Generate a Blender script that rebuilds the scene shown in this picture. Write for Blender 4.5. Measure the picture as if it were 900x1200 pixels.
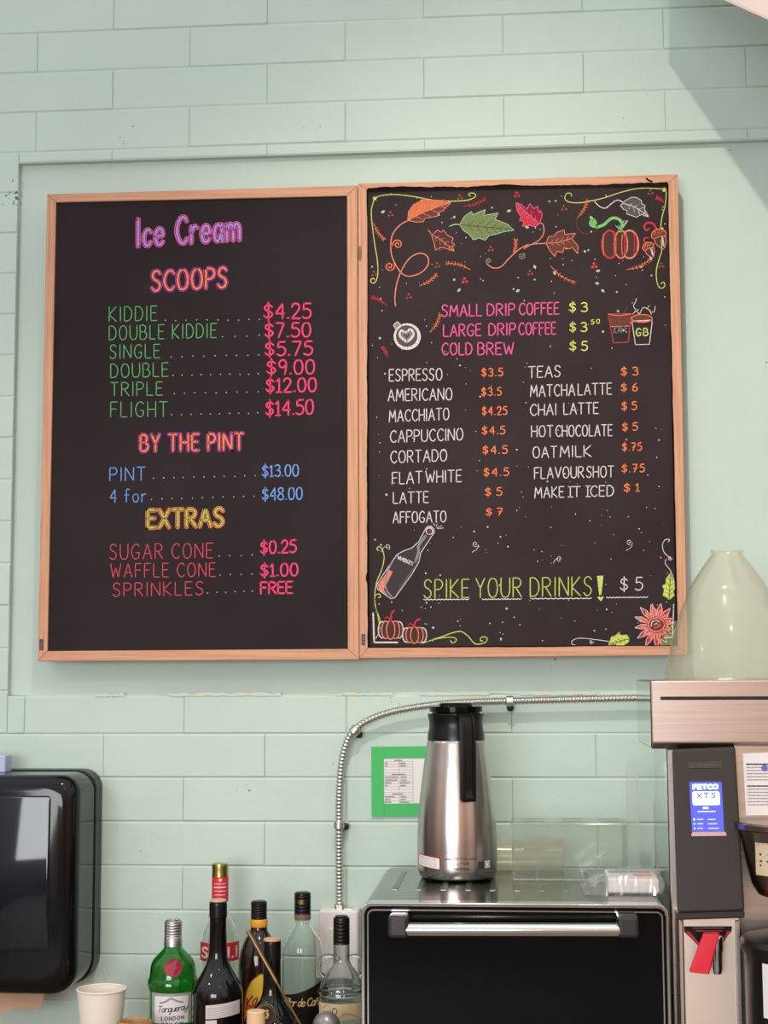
import bpy, bmesh, math, random
from mathutils import Vector, Matrix
import numpy as np

for o in list(bpy.data.objects): bpy.data.objects.remove(o)
SC = bpy.context.scene
COL = SC.collection
rnd = random.Random(7)

# ------------------------------------------------------------------ camera
YAW, PIT, ROL = -.0816, .1035, -.0045
F = 1800.0
CAM = Vector((0, -3.6685, 1.75))
def _axes():
    cy, sy = math.cos(YAW), math.sin(YAW)
    f = Vector((sy, cy, 0)); r = Vector((cy, -sy, 0)); u = Vector((0, 0, 1))
    cp, sp = math.cos(PIT), math.sin(PIT)
    f2 = f*cp + u*sp; u2 = u*cp - f*sp
    cr, sr = math.cos(ROL), math.sin(ROL)
    return r*cr + u2*sr, u2*cr - r*sr, f2
CR, CU, CF = _axes()
cd = bpy.data.cameras.new('camera'); cam = bpy.data.objects.new('camera', cd); COL.objects.link(cam)
cam.matrix_world = Matrix(((CR.x, CU.x, -CF.x, CAM.x), (CR.y, CU.y, -CF.y, CAM.y), (CR.z, CU.z, -CF.z, CAM.z), (0, 0, 0, 1)))
cd.sensor_fit = 'VERTICAL'; cd.sensor_height = 24.0; cd.lens = 24.0*F/1200.0
cd.clip_start = .05; cd.clip_end = 100
SC.camera = cam

# ------------------------------------------------------------------ world, lights, exposure
SC.view_settings.view_transform = 'Standard'; SC.view_settings.look = 'None'
SC.view_settings.gamma = 1; SC.view_settings.use_curve_mapping = False
SC.view_settings.exposure = 0.0
W = bpy.data.worlds.new('room_light'); SC.world = W; W.use_nodes = True
nt = W.node_tree; nt.nodes.clear()
def wn(t, **k):
    n = nt.nodes.new(t)
    for a, b in k.items(): setattr(n, a, b)
    return n
wo = wn('ShaderNodeOutputWorld'); wb = wn('ShaderNodeBackground')
tc = wn('ShaderNodeTexCoord'); sx = wn('ShaderNodeSeparateXYZ')
nt.links.new(tc.outputs['Generated'], sx.inputs[0])
def ramp(stops):
    n = wn('ShaderNodeValToRGB'); e = n.color_ramp.elements
    while len(e) > 1: e.remove(e[0])
    e[0].position = stops[0][0]; e[0].color = (*stops[0][1], 1)
    for p, c in stops[1:]:
        k = e.new(p); k.color = (*c, 1)
    return n
mr = wn('ShaderNodeMapRange'); mr.inputs[1].default_value = -1; mr.inputs[2].default_value = 1
nt.links.new(sx.outputs[2], mr.inputs[0])
rz = ramp([(0, (.26, .22, .20)), (.38, (.20, .16, .14)), (.435, (.30, .25, .22)), (.475, (.70, .60, .54)), (.53, (.80, .70, .64)), (.60, (1.0, 1.08, 1.06)), (1, (1.25, 1.38, 1.40))])
nt.links.new(mr.outputs[0], rz.inputs[0])
at2 = wn('ShaderNodeMath', operation='ARCTAN2'); nt.links.new(sx.outputs[0], at2.inputs[0])
neg = wn('ShaderNodeMath', operation='MULTIPLY'); neg.inputs[1].default_value = -1; nt.links.new(sx.outputs[1], neg.inputs[0])
nt.links.new(neg.outputs[0], at2.inputs[1])
ma = wn('ShaderNodeMapRange'); ma.inputs[1].default_value = -math.pi; ma.inputs[2].default_value = math.pi
nt.links.new(at2.outputs[0], ma.inputs[0])
# the room behind the camera: warm timber, grey-blue shop windows, dark gaps
ra = ramp([(0, (.7, .72, .7)), (.18, (.45, .5, .45)), (.30, (.30, .26, .24)), (.36, (1.15, .85, .7)), (.40, (.5, .36, .3)), (.43, (.9, 1.0, 1.3)),
           (.475, (1.7, 1.75, 2.0)), (.485, (.85, .65, .52)), (.505, (1.3, .76, .47)), (.55, (1.35, .80, .50)), (.57, (.6, .42, .36)), (.61, (1.5, 1.15, 1.0)), (.68, (.8, .62, .52)), (.74, (.35, .33, .3)), (.82, (.6, .6, .55)), (1, (.7, .72, .7))])
nt.links.new(ma.outputs[0], ra.inputs[0])
mx = wn('ShaderNodeMix', data_type='RGBA', blend_type='MULTIPLY')
ab = wn('ShaderNodeMath', operation='ABSOLUTE'); nt.links.new(sx.outputs[2], ab.inputs[0])
hz = wn('ShaderNodeMapRange'); hz.inputs[1].default_value = .12; hz.inputs[2].default_value = .45; hz.inputs[3].default_value = 1; hz.inputs[4].default_value = 0   # ceiling is even, walls vary
nt.links.new(ab.outputs[0], hz.inputs[0]); nt.links.new(hz.outputs[0], mx.inputs[0])
nt.links.new(rz.outputs[0], mx.inputs[6]); nt.links.new(ra.outputs[0], mx.inputs[7])
nt.links.new(mx.outputs[2], wb.inputs[0]); wb.inputs[1].default_value = 0.78
nt.links.new(wb.outputs[0], wo.inputs[0])

def lamp(name, kind, loc, target, energy, color, **k):
    d = bpy.data.lights.new(name, kind); o = bpy.data.objects.new(name, d); COL.objects.link(o)
    d.energy = energy; d.color = color
    for a, b in k.items(): setattr(d, a, b)
    o.location = loc
    o.rotation_euler = (Vector(target)-Vector(loc)).to_track_quat('-Z', 'Y').to_euler()
    return o
KEY = Vector((-.13, -2.0, 4.0))
lamp('track_spot', 'SPOT', KEY, (.25, 0, 1.6), 150, (1.0, .94, .76), spot_size=math.radians(75), spot_blend=1.0, shadow_soft_size=.022)
lamp('window_daylight', 'AREA', (-1.6, -7.2, 1.9), (0, 0, 2.3), 195, (.95, 1.0, 1.01), shape='RECTANGLE', size=3.0, size_y=1.8)
lamp('left_track_spot', 'SPOT', (-2.0, -1.7, 2.9), (-.85, 0, 1.2), 14, (1.0, .94, .82), spot_size=math.radians(70), spot_blend=1.0, shadow_soft_size=.05)
lamp('counter_spot', 'SPOT', (.35, -2.6, 3.3), (.2, -.4, 1.1), 9, (1.0, .86, .72), spot_size=math.radians(60), spot_blend=.7, shadow_soft_size=.04)

# ------------------------------------------------------------------ measuring helpers: a sight line met with a plane of the real place
def ray(px, py): return CF*F + CR*(px-450) + CU*(600-py)
def at(px, py, Y):
    d = ray(px, py); return CAM + d*((Y-CAM.y)/d.y)
def atz(px, py, Z):
    d = ray(px, py); return CAM + d*((Z-CAM.z)/d.z)
def pxs(Y, x=0.0): return ((Vector((x, Y, 1.4))-CAM).dot(CF))/F     # metres per pixel at depth Y

# ------------------------------------------------------------------ materials
MATS = {}
def lin(c):
    return tuple(((v/255)/12.92 if v/255 <= .04045 else (((v/255)+.055)/1.055)**2.4) for v in c)
def mat(name, rgb, rough=.5, metal=0., spec=.5, trans=0., ior=1.45, emit=0, coat=0, srgb=True, aniso=0):
    if name in MATS: return MATS[name]
    m = bpy.data.materials.new(name); m.use_nodes = True
    b = m.node_tree.nodes['Principled BSDF']
    c = lin(rgb) if srgb else rgb
    b.inputs['Base Color'].default_value = (*c, 1); b.inputs['Roughness'].default_value = rough
    b.inputs['Metallic'].default_value = metal; b.inputs['Specular IOR Level'].default_value = spec
    b.inputs['Transmission Weight'].default_value = trans; b.inputs['IOR'].default_value = ior
    b.inputs['Coat Weight'].default_value = coat; b.inputs['Anisotropic'].default_value = aniso
    if emit:
        b.inputs['Emission Color'].default_value = (*c, 1); b.inputs['Emission Strength'].default_value = emit
    MATS[name] = m
    return m
def nodes(m): return m.node_tree.nodes, m.node_tree.links, m.node_tree.nodes['Principled BSDF']
def tex(m, kind, scale=(1, 1, 1), **k):
    N, L, b = nodes(m)
    t = N.new(kind); c = N.new('ShaderNodeTexCoord'); mp = N.new('ShaderNodeMapping')
    mp.inputs['Scale'].default_value = scale
    L.new(c.outputs['Object'], mp.inputs[0]); L.new(mp.outputs[0], t.inputs['Vector'])
    for a, v in k.items(): t.inputs[a].default_value = v
    return t
def bump(m, t, strength=.2, dist=.001, out=0):
    N, L, b = nodes(m); bp = N.new('ShaderNodeBump')
    bp.inputs['Strength'].default_value = strength; bp.inputs['Distance'].default_value = dist
    L.new(t.outputs[out], bp.inputs['Height'])
    if b.inputs['Normal'].is_linked: L.new(b.inputs['Normal'].links[0].from_socket, bp.inputs['Normal'])
    L.new(bp.outputs[0], b.inputs['Normal'])
def colramp(m, t, stops, out=0, sock='Base Color'):
    N, L, b = nodes(m); r = N.new('ShaderNodeValToRGB'); e = r.color_ramp.elements
    while len(e) > 1: e.remove(e[0])
    e[0].position = stops[0][0]; e[0].color = (*stops[0][1], 1)
    for p, c in stops[1:]: e.new(p).color = (*c, 1)
    L.new(t.outputs[out], r.inputs[0]); L.new(r.outputs[0], b.inputs[sock]); return r

# painted block wall
M_wall = mat('mint_paint', (176, 205, 186), .55, spec=.35)
t = tex(M_wall, 'ShaderNodeTexNoise', (2.2, 2.2, 2.2), Scale=1.6, Detail=5.0)
rw = colramp(M_wall, t, [(.3, lin((188, 203, 194))), (.7, lin((193, 208, 199)))])
# small chips of bare block where the paint has come off
N, L, b = nodes(M_wall)
t2 = tex(M_wall, 'ShaderNodeTexNoise', (1, 1, 1), Scale=95.0, Detail=2.0)
t3 = tex(M_wall, 'ShaderNodeTexNoise', (1, 1, 1), Scale=7.0, Detail=1.0)
mm = N.new('ShaderNodeMath'); mm.operation = 'MULTIPLY'; L.new(t2.outputs[0], mm.inputs[0]); L.new(t3.outputs[0], mm.inputs[1])
gt = N.new('ShaderNodeMapRange'); gt.inputs[1].default_value = .512; gt.inputs[2].default_value = .522; L.new(mm.outputs[0], gt.inputs[0])
mc = N.new('ShaderNodeMix'); mc.data_type = 'RGBA'; L.new(gt.outputs[0], mc.inputs[0]); L.new(rw.outputs[0], mc.inputs[6])
mc.inputs[7].default_value = (*lin((96, 108, 100)), 1); L.new(mc.outputs[2], b.inputs['Base Color'])
bump(M_wall, tex(M_wall, 'ShaderNodeTexNoise', (1, 1, 1), Scale=60.0, Detail=4.0), .25, .0015)
bump(M_wall, tex(M_wall, 'ShaderNodeTexNoise', (1, 1, 1), Scale=9.0, Detail=3.0), .35, .010)
M_chip = mat('bare_mortar', (206, 202, 186), .8)

def wood(name, c0, c1, scale):
    m = mat(name, c0, .55, spec=.3)
    t = tex(m, 'ShaderNodeTexNoise', scale, Scale=1.0, Detail=6.0, Roughness=.65)
    colramp(m, t, [(.3, lin(c1)), (.52, lin(c0)), (.75, lin(tuple(min(255, v+9) for v in c0)))])
    bump(m, t, .15, .0006)
    return m
OAK0, OAK1 = (205, 150, 120), (178, 124, 96)
M_oak_h = wood('oak_rail_grain', OAK0, OAK1, (5, 160, 160))
M_oak_v = wood('oak_stile_grain', OAK0, OAK1, (160, 160, 5))
M_board = mat('blackboard', (40, 31, 35), .55, spec=.12)
colramp(M_board, tex(M_board, 'ShaderNodeTexNoise', (1, 1, 1), Scale=3.0, Detail=6.0), [(.35, lin((36, 26, 29))), (.7, lin((44, 33, 37)))])
M_boardR = mat('blackboard_lighter', (52, 42, 45), .6, spec=.12)  # right panel, slightly lighter and rougher than the left one
colramp(M_boardR, tex(M_boardR, 'ShaderNodeTexNoise', (1, 1, 1), Scale=4.0, Detail=6.0), [(.35, lin((47, 35, 37))), (.7, lin((55, 43, 46)))])
M_edge = mat('black_paint', (20, 14, 15), .7, spec=.05)
M_tagm = mat('tag_black', (22, 20, 20), .4)
M_knot = mat('wood_knot', (120, 92, 76), .6)

def brushed(name, c, rough, scale, amt=.25):
    m = mat(name, c, rough, metal=1.)
    t = tex(m, 'ShaderNodeTexNoise', scale, Scale=1.0, Detail=4.0)
    N, L, b = nodes(m); r = N.new('ShaderNodeMapRange'); r.inputs[3].default_value = rough*(1-amt); r.inputs[4].default_value = rough*(1+amt)
    L.new(t.outputs[0], r.inputs[0]); L.new(r.outputs[0], b.inputs['Roughness'])
    bump(m, t, .06, .0005)
    return m
M_steelv = brushed('brushed_steel_body', (196, 186, 182), .24, (260, 260, 3))
M_steelh = brushed('brushed_steel_sheet', (205, 190, 182), .30, (4, 40, 320))
M_mirror = mat('polished_steel_side', (198, 206, 198), .10, metal=1.)
M_chrome = mat('chrome', (225, 222, 220), .10, metal=1.)
M_conduit = mat('galvanised_steel', (200, 194, 188), .42, metal=1.)
M_blackp = mat('black_plastic', (20, 17, 18), .28, spec=.35)
M_blackg = mat('black_gloss', (8, 7, 9), .09, spec=.25)
M_smoke = mat('smoke_plastic', (14, 12, 14), .08, spec=.4)
M_smoke2 = mat('smoke_plastic_rim', (30, 33, 31), .33, spec=.35)
M_grey = mat('charcoal_powder_coat', (56, 47, 44), .5, spec=.3)
M_oventop = mat('dark_oven_steel', (112, 112, 106), .16, metal=1.)
bump(M_oventop, tex(M_oventop, 'ShaderNodeTexNoise', (1, 1, 1), Scale=12.0), .03, .002)
M_white = mat('white_plastic', (228, 214, 212), .4)
M_paper = mat('white_paper', (232, 222, 222), .8)
M_ink = mat('grey_ink', (150, 138, 142), .8)
M_dink = mat('dark_ink', (52, 46, 48), .7)
M_green_tape = mat('green_tape', (64, 178, 94), .55)
M_red = mat('red_lever', (208, 16, 44), .35)
M_redink = mat('red_ink', (200, 40, 52), .6)
M_cream = mat('cream_plastic', (226, 186, 144), .5)
M_cork = mat('cork', (204, 160, 112), .8)
M_brown_paper = mat('brown_paper', (186, 152, 124), .85)
bump(M_brown_paper, tex(M_brown_paper, 'ShaderNodeTexNoise', (1, 1, 1), Scale=400.0), .3, .0006)
M_cup = mat('cup_paper', (236, 222, 208), .6)
M_gold = mat('brass', (140, 108, 74), .36, metal=1.)
M_goldcap = mat('gold_foil', (196, 178, 110), .28, metal=1.)
M_silver = mat('silver_foil', (196, 188, 190), .35, metal=1.)
M_lav = mat('lavender_plastic', (176, 180, 214), .4)
M_walnut = wood('brown_wood', (176, 128, 90), (150, 104, 70), (60, 6, 60))
M_counter = wood('counter_wood', (150, 116, 88), (124, 92, 68), (4, 60, 60))
M_duct = mat('white_duct_paint', (192, 174, 168), .6)

def glass(name, c, rough=.0, ior=1.47): return mat(name, c, rough, trans=1., ior=ior, srgb=False)
M_glass = glass('clear_glass', (.93, .97, .94))
M_gglass = glass('green_glass', (.13, .52, .15))
M_bglass = mat('dark_brown_glass', (34, 20, 14), .06, spec=.6)
M_black_glass = mat('black_bottle_glass', (14, 11, 13), .06, spec=.6)
M_skull = glass('smoky_glass', (.84, .86, .86))
def clear_plastic(name, tint, haze, gloss_rough=.05, hazecol=(1, 1, 1)):
    m = bpy.data.materials.new(name); m.use_nodes = True; N = m.node_tree.nodes; L = m.node_tree.links; N.clear()
    o = N.new('ShaderNodeOutputMaterial'); tr = N.new('ShaderNodeBsdfTransparent'); gl = N.new('ShaderNodeBsdfGlossy'); di = N.new('ShaderNodeBsdfDiffuse'); tl = N.new('ShaderNodeBsdfTranslucent')
    tr.inputs[0].default_value = (*tint, 1); gl.inputs['Roughness'].default_value = gloss_rough
    di.inputs[0].default_value = (*hazecol, 1); tl.inputs[0].default_value = (*hazecol, 1)
    h = N.new('ShaderNodeMixShader'); h.inputs[0].default_value = .5; L.new(di.outputs[0], h.inputs[1]); L.new(tl.outputs[0], h.inputs[2])
    a = N.new('ShaderNodeMixShader'); a.inputs[0].default_value = haze; L.new(tr.outputs[0], a.inputs[1]); L.new(h.outputs[0], a.inputs[2])
    lw = N.new('ShaderNodeLayerWeight'); pw = N.new('ShaderNodeMath'); pw.operation = 'POWER'; pw.inputs[1].default_value = 4.0; L.new(lw.outputs['Facing'], pw.inputs[0]); lw.inputs[0].default_value = .5
    fr = N.new('ShaderNodeMath'); fr.operation = 'MULTIPLY_ADD'; fr.inputs[1].default_value = .55; fr.inputs[2].default_value = .035; L.new(pw.outputs[0], fr.inputs[0])
    c = N.new('ShaderNodeMixShader'); L.new(fr.outputs[0], c.inputs[0]); L.new(a.outputs[0], c.inputs[1]); L.new(gl.outputs[0], c.inputs[2])
    L.new(c.outputs[0], o.inputs[0]); MATS[name] = m
    return m
M_hopper = clear_plastic('clear_hopper_plastic', (.985, .98, .95), .10, .12, (.98, .90, .76))
M_acryl = clear_plastic('clear_acrylic', (.97, .985, .975), .05, .04, (.9, .9, .85))
M_acryle = clear_plastic('acrylic_edge', (.95, .97, .96), .28, .08, (.85, .88, .84))
M_film = clear_plastic('plastic_film', (.98, .98, .98), .16, .12, (.95, .93, .93))
M_reflection = clear_plastic('cream_reflection', (.97, .95, .88), .42, .2, (.86, .80, .66))  # tint of a faint cream reflection, put into a translucent material

# ------------------------------------------------------------------ mesh builder
WL = {}
class MB:
    def __init__(s): s.v = []; s.f = []; s.m = []; s.s = []; s.mats = []
    def mi(s, m):
        if m not in s.mats: s.mats.append(m)
        return s.mats.index(m)
    def face(s, idx, m, smooth=False): s.f.append(tuple(idx)); s.m.append(s.mi(m)); s.s.append(smooth)
    def add(s, pts): n = len(s.v); s.v += [tuple(p) for p in pts]; return list(range(n, n+len(pts)))
    def hexa(s, p, m):      # 8 points: bottom ring 0-3, top ring 4-7
        i = s.add(p)
        for q in ((3, 2, 1, 0), (4, 5, 6, 7), (0, 1, 5, 4), (1, 2, 6, 5), (2, 3, 7, 6), (3, 0, 4, 7)): s.face([i[k] for k in q], m)
    def box(s, a, b, m):
        x0, y0, z0 = a; x1, y1, z1 = b
        s.hexa([(x0, y0, z0), (x1, y0, z0), (x1, y1, z0), (x0, y1, z0), (x0, y0, z1), (x1, y0, z1), (x1, y1, z1), (x0, y1, z1)], m)
    def lathe(s, prof, c, m, seg=48, smooth=True, mats=None):
        rings = []
        for r, z in prof:
            if r < 1e-6: rings.append(s.add([(c[0], c[1], z)]))
            else: rings.append(s.add([(c[0]+r*math.cos(2*math.pi*k/seg), c[1]+r*math.sin(2*math.pi*k/seg), z) for k in range(seg)]))
        for j in range(len(rings)-1):
            A, B = rings[j], rings[j+1]; mm = mats[j] if mats else m
            for k in range(seg):
                k2 = (k+1) % seg
                if len(A) == 1 and len(B) == 1: continue
                if len(A) == 1: s.face((A[0], B[k2], B[k]), mm, smooth)
                elif len(B) == 1: s.face((A[k], A[k2], B[0]), mm, smooth)
                else: s.face((A[k], A[k2], B[k2], B[k]), mm, smooth)
    def tube(s, pts, rad, m, seg=10, cap=True, flat=1.0, up=None):
        pts = [Vector(p) for p in pts]; n = len(pts)
        rs = rad if isinstance(rad, (list, tuple)) else [rad]*n
        ref = Vector(up) if up else None; rings = []
        for i in range(n):
            tg = (pts[min(i+1, n-1)]-pts[max(i-1, 0)]).normalized()
            if ref is None:
                ref = Vector((0, 0, 1)) if abs(tg.z) < .9 else Vector((1, 0, 0))
            a = (ref - tg*ref.dot(tg)).normalized(); b = tg.cross(a)
            if not up: ref = a
            rings.append(s.add([pts[i]+(a*math.cos(2*math.pi*k/seg)*flat+b*math.sin(2*math.pi*k/seg))*rs[i] for k in range(seg)]))
        for j in range(n-1):
            for k in range(seg):
                k2 = (k+1) % seg; s.face((rings[j][k], rings[j][k2], rings[j+1][k2], rings[j+1][k]), m, True)
        if cap: s.face(rings[0][::-1], m); s.face(rings[-1], m)
    def ball(s, c, r, m, seg=14, rg=8, sq=(1, 1, 1)):
        prof = [(max(0, r*math.sin(math.pi*i/rg)), -r*math.cos(math.pi*i/rg)) for i in range(rg+1)]
        n0 = len(s.v); s.lathe([(p if 0 < i < rg else 0, z) for i, (p, z) in enumerate(prof)], (0, 0), m, seg)
        for i in range(n0, len(s.v)):
            v = s.v[i]; s.v[i] = (c[0]+v[0]*sq[0], c[1]+v[1]*sq[1], c[2]+v[2]*sq[2])
    def prism(s, poly, vec, m, smooth=False):     # planar polygon (3D points) extruded along vec
        vec = Vector(vec); a = s.add(poly); b = s.add([Vector(p)+vec for p in poly]); n = len(poly)
        s.face(a[::-1], m); s.face(b, m)
        for k in range(n): s.face((a[k], a[(k+1) % n], b[(k+1) % n], b[k]), m, smooth)
    def build(s, name, parent=None, bevel=0, seg=2, sharp=35, recalc=True, label=None):
        me = bpy.data.meshes.new(name)
        V = np.array(s.v, dtype=float); c = (V.min(0)+V.max(0))/2
        if not parent: c = np.array([c[0], c[1], V[:, 2].min()])
        me.from_pydata([tuple(p) for p in (V-c)], [], s.f)
        for m in s.mats: me.materials.append(m)
        for p, mi, sm in zip(me.polygons, s.m, s.s): p.material_index = mi; p.use_smooth = sm
        me.update()
        if recalc:
            bm = bmesh.new(); bm.from_mesh(me); bmesh.ops.recalc_face_normals(bm, faces=bm.faces); bm.to_mesh(me); bm.free()
        if any(s.s): me.set_sharp_from_angle(angle=math.radians(sharp))
        o = bpy.data.objects.new(name, me); COL.objects.link(o)
        o.location = Vector(c); WL[o.name] = Vector(c)
        if parent:
            o.parent = parent; o.location = Vector(c)-WL[parent.name]
        if bevel:
            b = o.modifiers.new('bevel', 'BEVEL'); b.width = bevel; b.segments = seg; b.limit_method = 'ANGLE'; b.angle_limit = math.radians(40)
            b.harden_normals = False
        if label: o['label'] = label
        return o
def tag(o, label, cat, group=None):
    o['label'] = label; o['category'] = cat
    if group: o['group'] = group
    return o
def thing(name, loc, label, cat, group=None):
    o = bpy.data.objects.new(name, None); COL.objects.link(o); o.location = loc; o.empty_display_size = .05
    WL[o.name] = Vector(loc)
    return tag(o, label, cat, group)
def struct(o): o['kind'] = 'structure'; return o
def crom(pts, n=6, closed=False):
    P = [Vector((*p, 0)) if len(p) == 2 else Vector(p) for p in pts]; out = []
    if len(P) < 3: return [tuple(p) for p in P]
    m = len(P); rng = range(m if closed else m-1)
    for i in rng:
        p0 = P[(i-1) % m] if closed else P[max(i-1, 0)]; p1 = P[i]; p2 = P[(i+1) % m]; p3 = P[(i+2) % m] if closed else P[min(i+2, m-1)]
        for k in range(n):
            t = k/n
            out.append(.5*((2*p1)+(p2-p0)*t+(2*p0-5*p1+4*p2-p3)*t*t+(3*p1-p0-3*p2+p3)*t**3))
    if not closed: out.append(P[-1])
    return [tuple(p) if len(pts[0]) == 3 else (p.x, p.y) for p in out]

# ------------------------------------------------------------------ hand lettering
G = {
'A': (.62, "0,0 .31,1 .62,0|.12,.36 .5,.36"), 'B': (.54, "0,0 0,1|~0,1 .34,.98 .46,.78 .34,.55 0,.53|~0,.53 .40,.50 .54,.27 .38,.02 0,0"),
'C': (.56, "~.56,.84 .42,.99 .2,.93 .03,.65 .03,.35 .2,.06 .42,.01 .56,.16"), 'D': (.56, "0,0 0,1|~0,1 .3,.97 .52,.72 .54,.35 .36,.06 0,0"),
'E': (.46, ".46,1 0,1 0,0 .46,0|0,.53 .38,.53"), 'F': (.46, ".46,1 0,1 0,0|0,.53 .38,.53"),
'G': (.6, "~.56,.85 .4,1 .16,.9 .02,.6 .05,.25 .25,.01 .5,.08 .58,.42|.58,.42 .34,.42"), 'H': (.56, "0,0 0,1|.56,0 .56,1|0,.5 .56,.5"),
'I': (.08, ".04,0 .04,1"), 'J': (.4, "~.38,1 .38,.3 .26,.02 .08,.04 .0,.22"), 'K': (.54, "0,0 0,1|.5,1 0,.46 .54,0"),
'L': (.44, "0,1 0,0 .44,0"), 'M': (.7, "0,0 .08,1 .35,.3 .62,1 .7,0"), 'N': (.58, "0,0 0,1 .58,0 .58,1"),
'O': (.62, "~.31,1 .12,.9 .01,.55 .1,.12 .31,0 .52,.12 .61,.5 .5,.9 .31,1"), 'P': (.5, "0,0 0,1|~0,1 .36,.97 .5,.75 .36,.5 0,.46"),
'R': (.54, "0,0 0,1|~0,1 .36,.97 .5,.76 .36,.53 0,.5|.18,.5 .54,0"), 'S': (.5, "~.48,.86 .33,1 .12,.95 .04,.76 .14,.58 .36,.46 .47,.26 .37,.05 .16,0 .0,.15"),
'T': (.56, "0,1 .56,1|.28,1 .28,0"), 'U': (.56, "~0,1 0,.35 .1,.05 .28,0 .46,.06 .56,.35 .56,1"), 'V': (.58, "0,1 .29,0 .58,1"),
'W': (.8, "0,1 .2,0 .4,.75 .6,0 .8,1"), 'X': (.54, "0,1 .54,0|.54,1 0,0"), 'Y': (.56, "0,1 .28,.48 .56,1|.28,.48 .28,0"), 'Z': (.5, "0,1 .5,1 0,0 .5,0"),
'Q': (.62, "~.31,1 .12,.9 .01,.55 .1,.12 .31,0 .52,.12 .61,.5 .5,.9 .31,1|.38,.25 .62,-.05"),
'0': (.5, "~.25,1 .08,.88 .01,.5 .09,.1 .25,0 .42,.12 .49,.5 .41,.9 .25,1"), '1': (.26, ".0,.78 .15,1 .15,0|0,0 .28,0"),
'2': (.48, "~.02,.78 .12,.98 .34,.98 .45,.76 .34,.46 .0,0|0,0 .48,0"), '3': (.46, "~.02,.9 .2,1 .4,.9 .4,.66 .18,.54|~.18,.54 .42,.46 .46,.2 .28,0 .0,.1"),
'4': (.5, ".4,0 .4,1|.4,1 0,.34 .5,.34"), '5': (.46, ".44,1 .08,1 .04,.58|~.04,.58 .25,.64 .45,.46 .43,.15 .22,0 .0,.1"),
'6': (.46, "~.38,1 .14,.75 .02,.35 .12,.04 .32,.02 .45,.25 .34,.5 .14,.48 .04,.3"), '7': (.46, "0,1 .46,1 .14,0"), 'j7': (.46, "0,1 .46,1 .14,0|.08,.5 .42,.5"),
'8': (.48, "~.24,.54 .06,.7 .08,.92 .24,1 .4,.92 .42,.7 .24,.54 .04,.36 .04,.1 .24,0 .44,.1 .44,.36 .24,.54"),
'9': (.46, "~.42,.72 .3,.5 .1,.52 .02,.75 .14,.98 .34,.98 .43,.75 .4,.3 .34,0"),
'$': (.5, "~.46,.78 .3,.92 .1,.86 .04,.7 .14,.56 .36,.46 .47,.28 .34,.1 .14,.08 .0,.22|.25,1.08 .25,-.1"),
'.': (.1, ".03,.04 .08,.04"), '!': (.1, ".05,1 .05,.3|.05,.05 .05,.0"), '&': (.5, "~.5,0 .1,.7 .2,1 .32,.8 .05,.3 .15,0 .5,.4"),
'c': (.4, "~.4,.5 .24,.6 .06,.45 .03,.2 .14,.01 .3,.02 .4,.12"), 'r': (.32, "0,.6 0,0|~0,.34 .1,.55 .22,.62 .32,.56"),
'e': (.44, "~.02,.32 .4,.34 .38,.54 .22,.62 .06,.5 .01,.28 .1,.05 .26,0 .42,.1"), 'a': (.46, "~.4,.5 .22,.62 .06,.5 .01,.25 .12,.02 .26,.05 .4,.3|.42,.62 .42,.12 .46,0"),
'm': (.72, "0,.6 0,0|~0,.4 .14,.6 .28,.58 .34,.4 .34,0|~.34,.4 .48,.6 .62,.58 .7,.4 .7,0"), 'f': (.38, "~.38,.96 .24,1.02 .14,.9 .13,.5 .13,0|0,.56 .32,.56"),
'o': (.46, "~.23,.62 .06,.52 .01,.3 .1,.05 .23,0 .38,.08 .45,.32 .38,.54 .23,.62"), 'n': (.42, "0,.6 0,0|~0,.4 .14,.6 .32,.58 .42,.4 .42,0"),
'q': (.46, "~.4,.5 .22,.62 .06,.5 .01,.25 .12,.02 .26,.05 .4,.3|~.42,.62 .4,0 .34,-.4 .2,-.3"), 'u': (.44, "~0,.6 .0,.2 .12,0 .28,.04 .4,.3|.42,.6 .42,.08 .46,0"),
'y': (.44, "~0,.6 .0,.25 .12,.05 .28,.1 .4,.4|~.42,.6 .4,0 .3,-.38 .12,-.34 .06,-.2"), 'l': (.16, "~0,.1 .14,.7 .12,1 .04,.95 .03,.3 .1,0 .18,.1"),
'd': (.46, "~.4,.5 .22,.62 .06,.5 .01,.25 .12,.02 .26,.05 .4,.3|.42,1 .42,.1 .46,0"), 'w': (.6, "0,.6 .15,0 .3,.5 .45,0 .6,.6"),
'h': (.42, "0,1 0,0|~0,.4 .14,.6 .32,.58 .42,.4 .42,0"), '~n': (.42, "0,.6 0,0|~0,.4 .14,.6 .32,.58 .42,.4 .42,0|~.06,.8 .16,.88 .26,.78 .38,.86"), 'i': (.08, ".04,.6 .04,0"), 't': (.3, ".14,.9 .14,.05 .28,0|0,.6 .3,.6"),
}
def glyph_strokes(key):
    w, s = G[key]; out = []
    for st in s.split('|'):
        cv = st[0] == '~'
        p = [tuple(float(q) for q in a.split(',')) for a in st.lstrip('~').split()]
        out.append(crom(p, 4) if cv else p)
    return w, out
def layout(keys, gap=.2, space=.42):
    x = 0; res = []
    for k in keys:
        if k == ' ': x += space; continue
        w, st = glyph_strokes(k)
        res.append((x, st)); x += w+gap
    return res, x-gap
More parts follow.
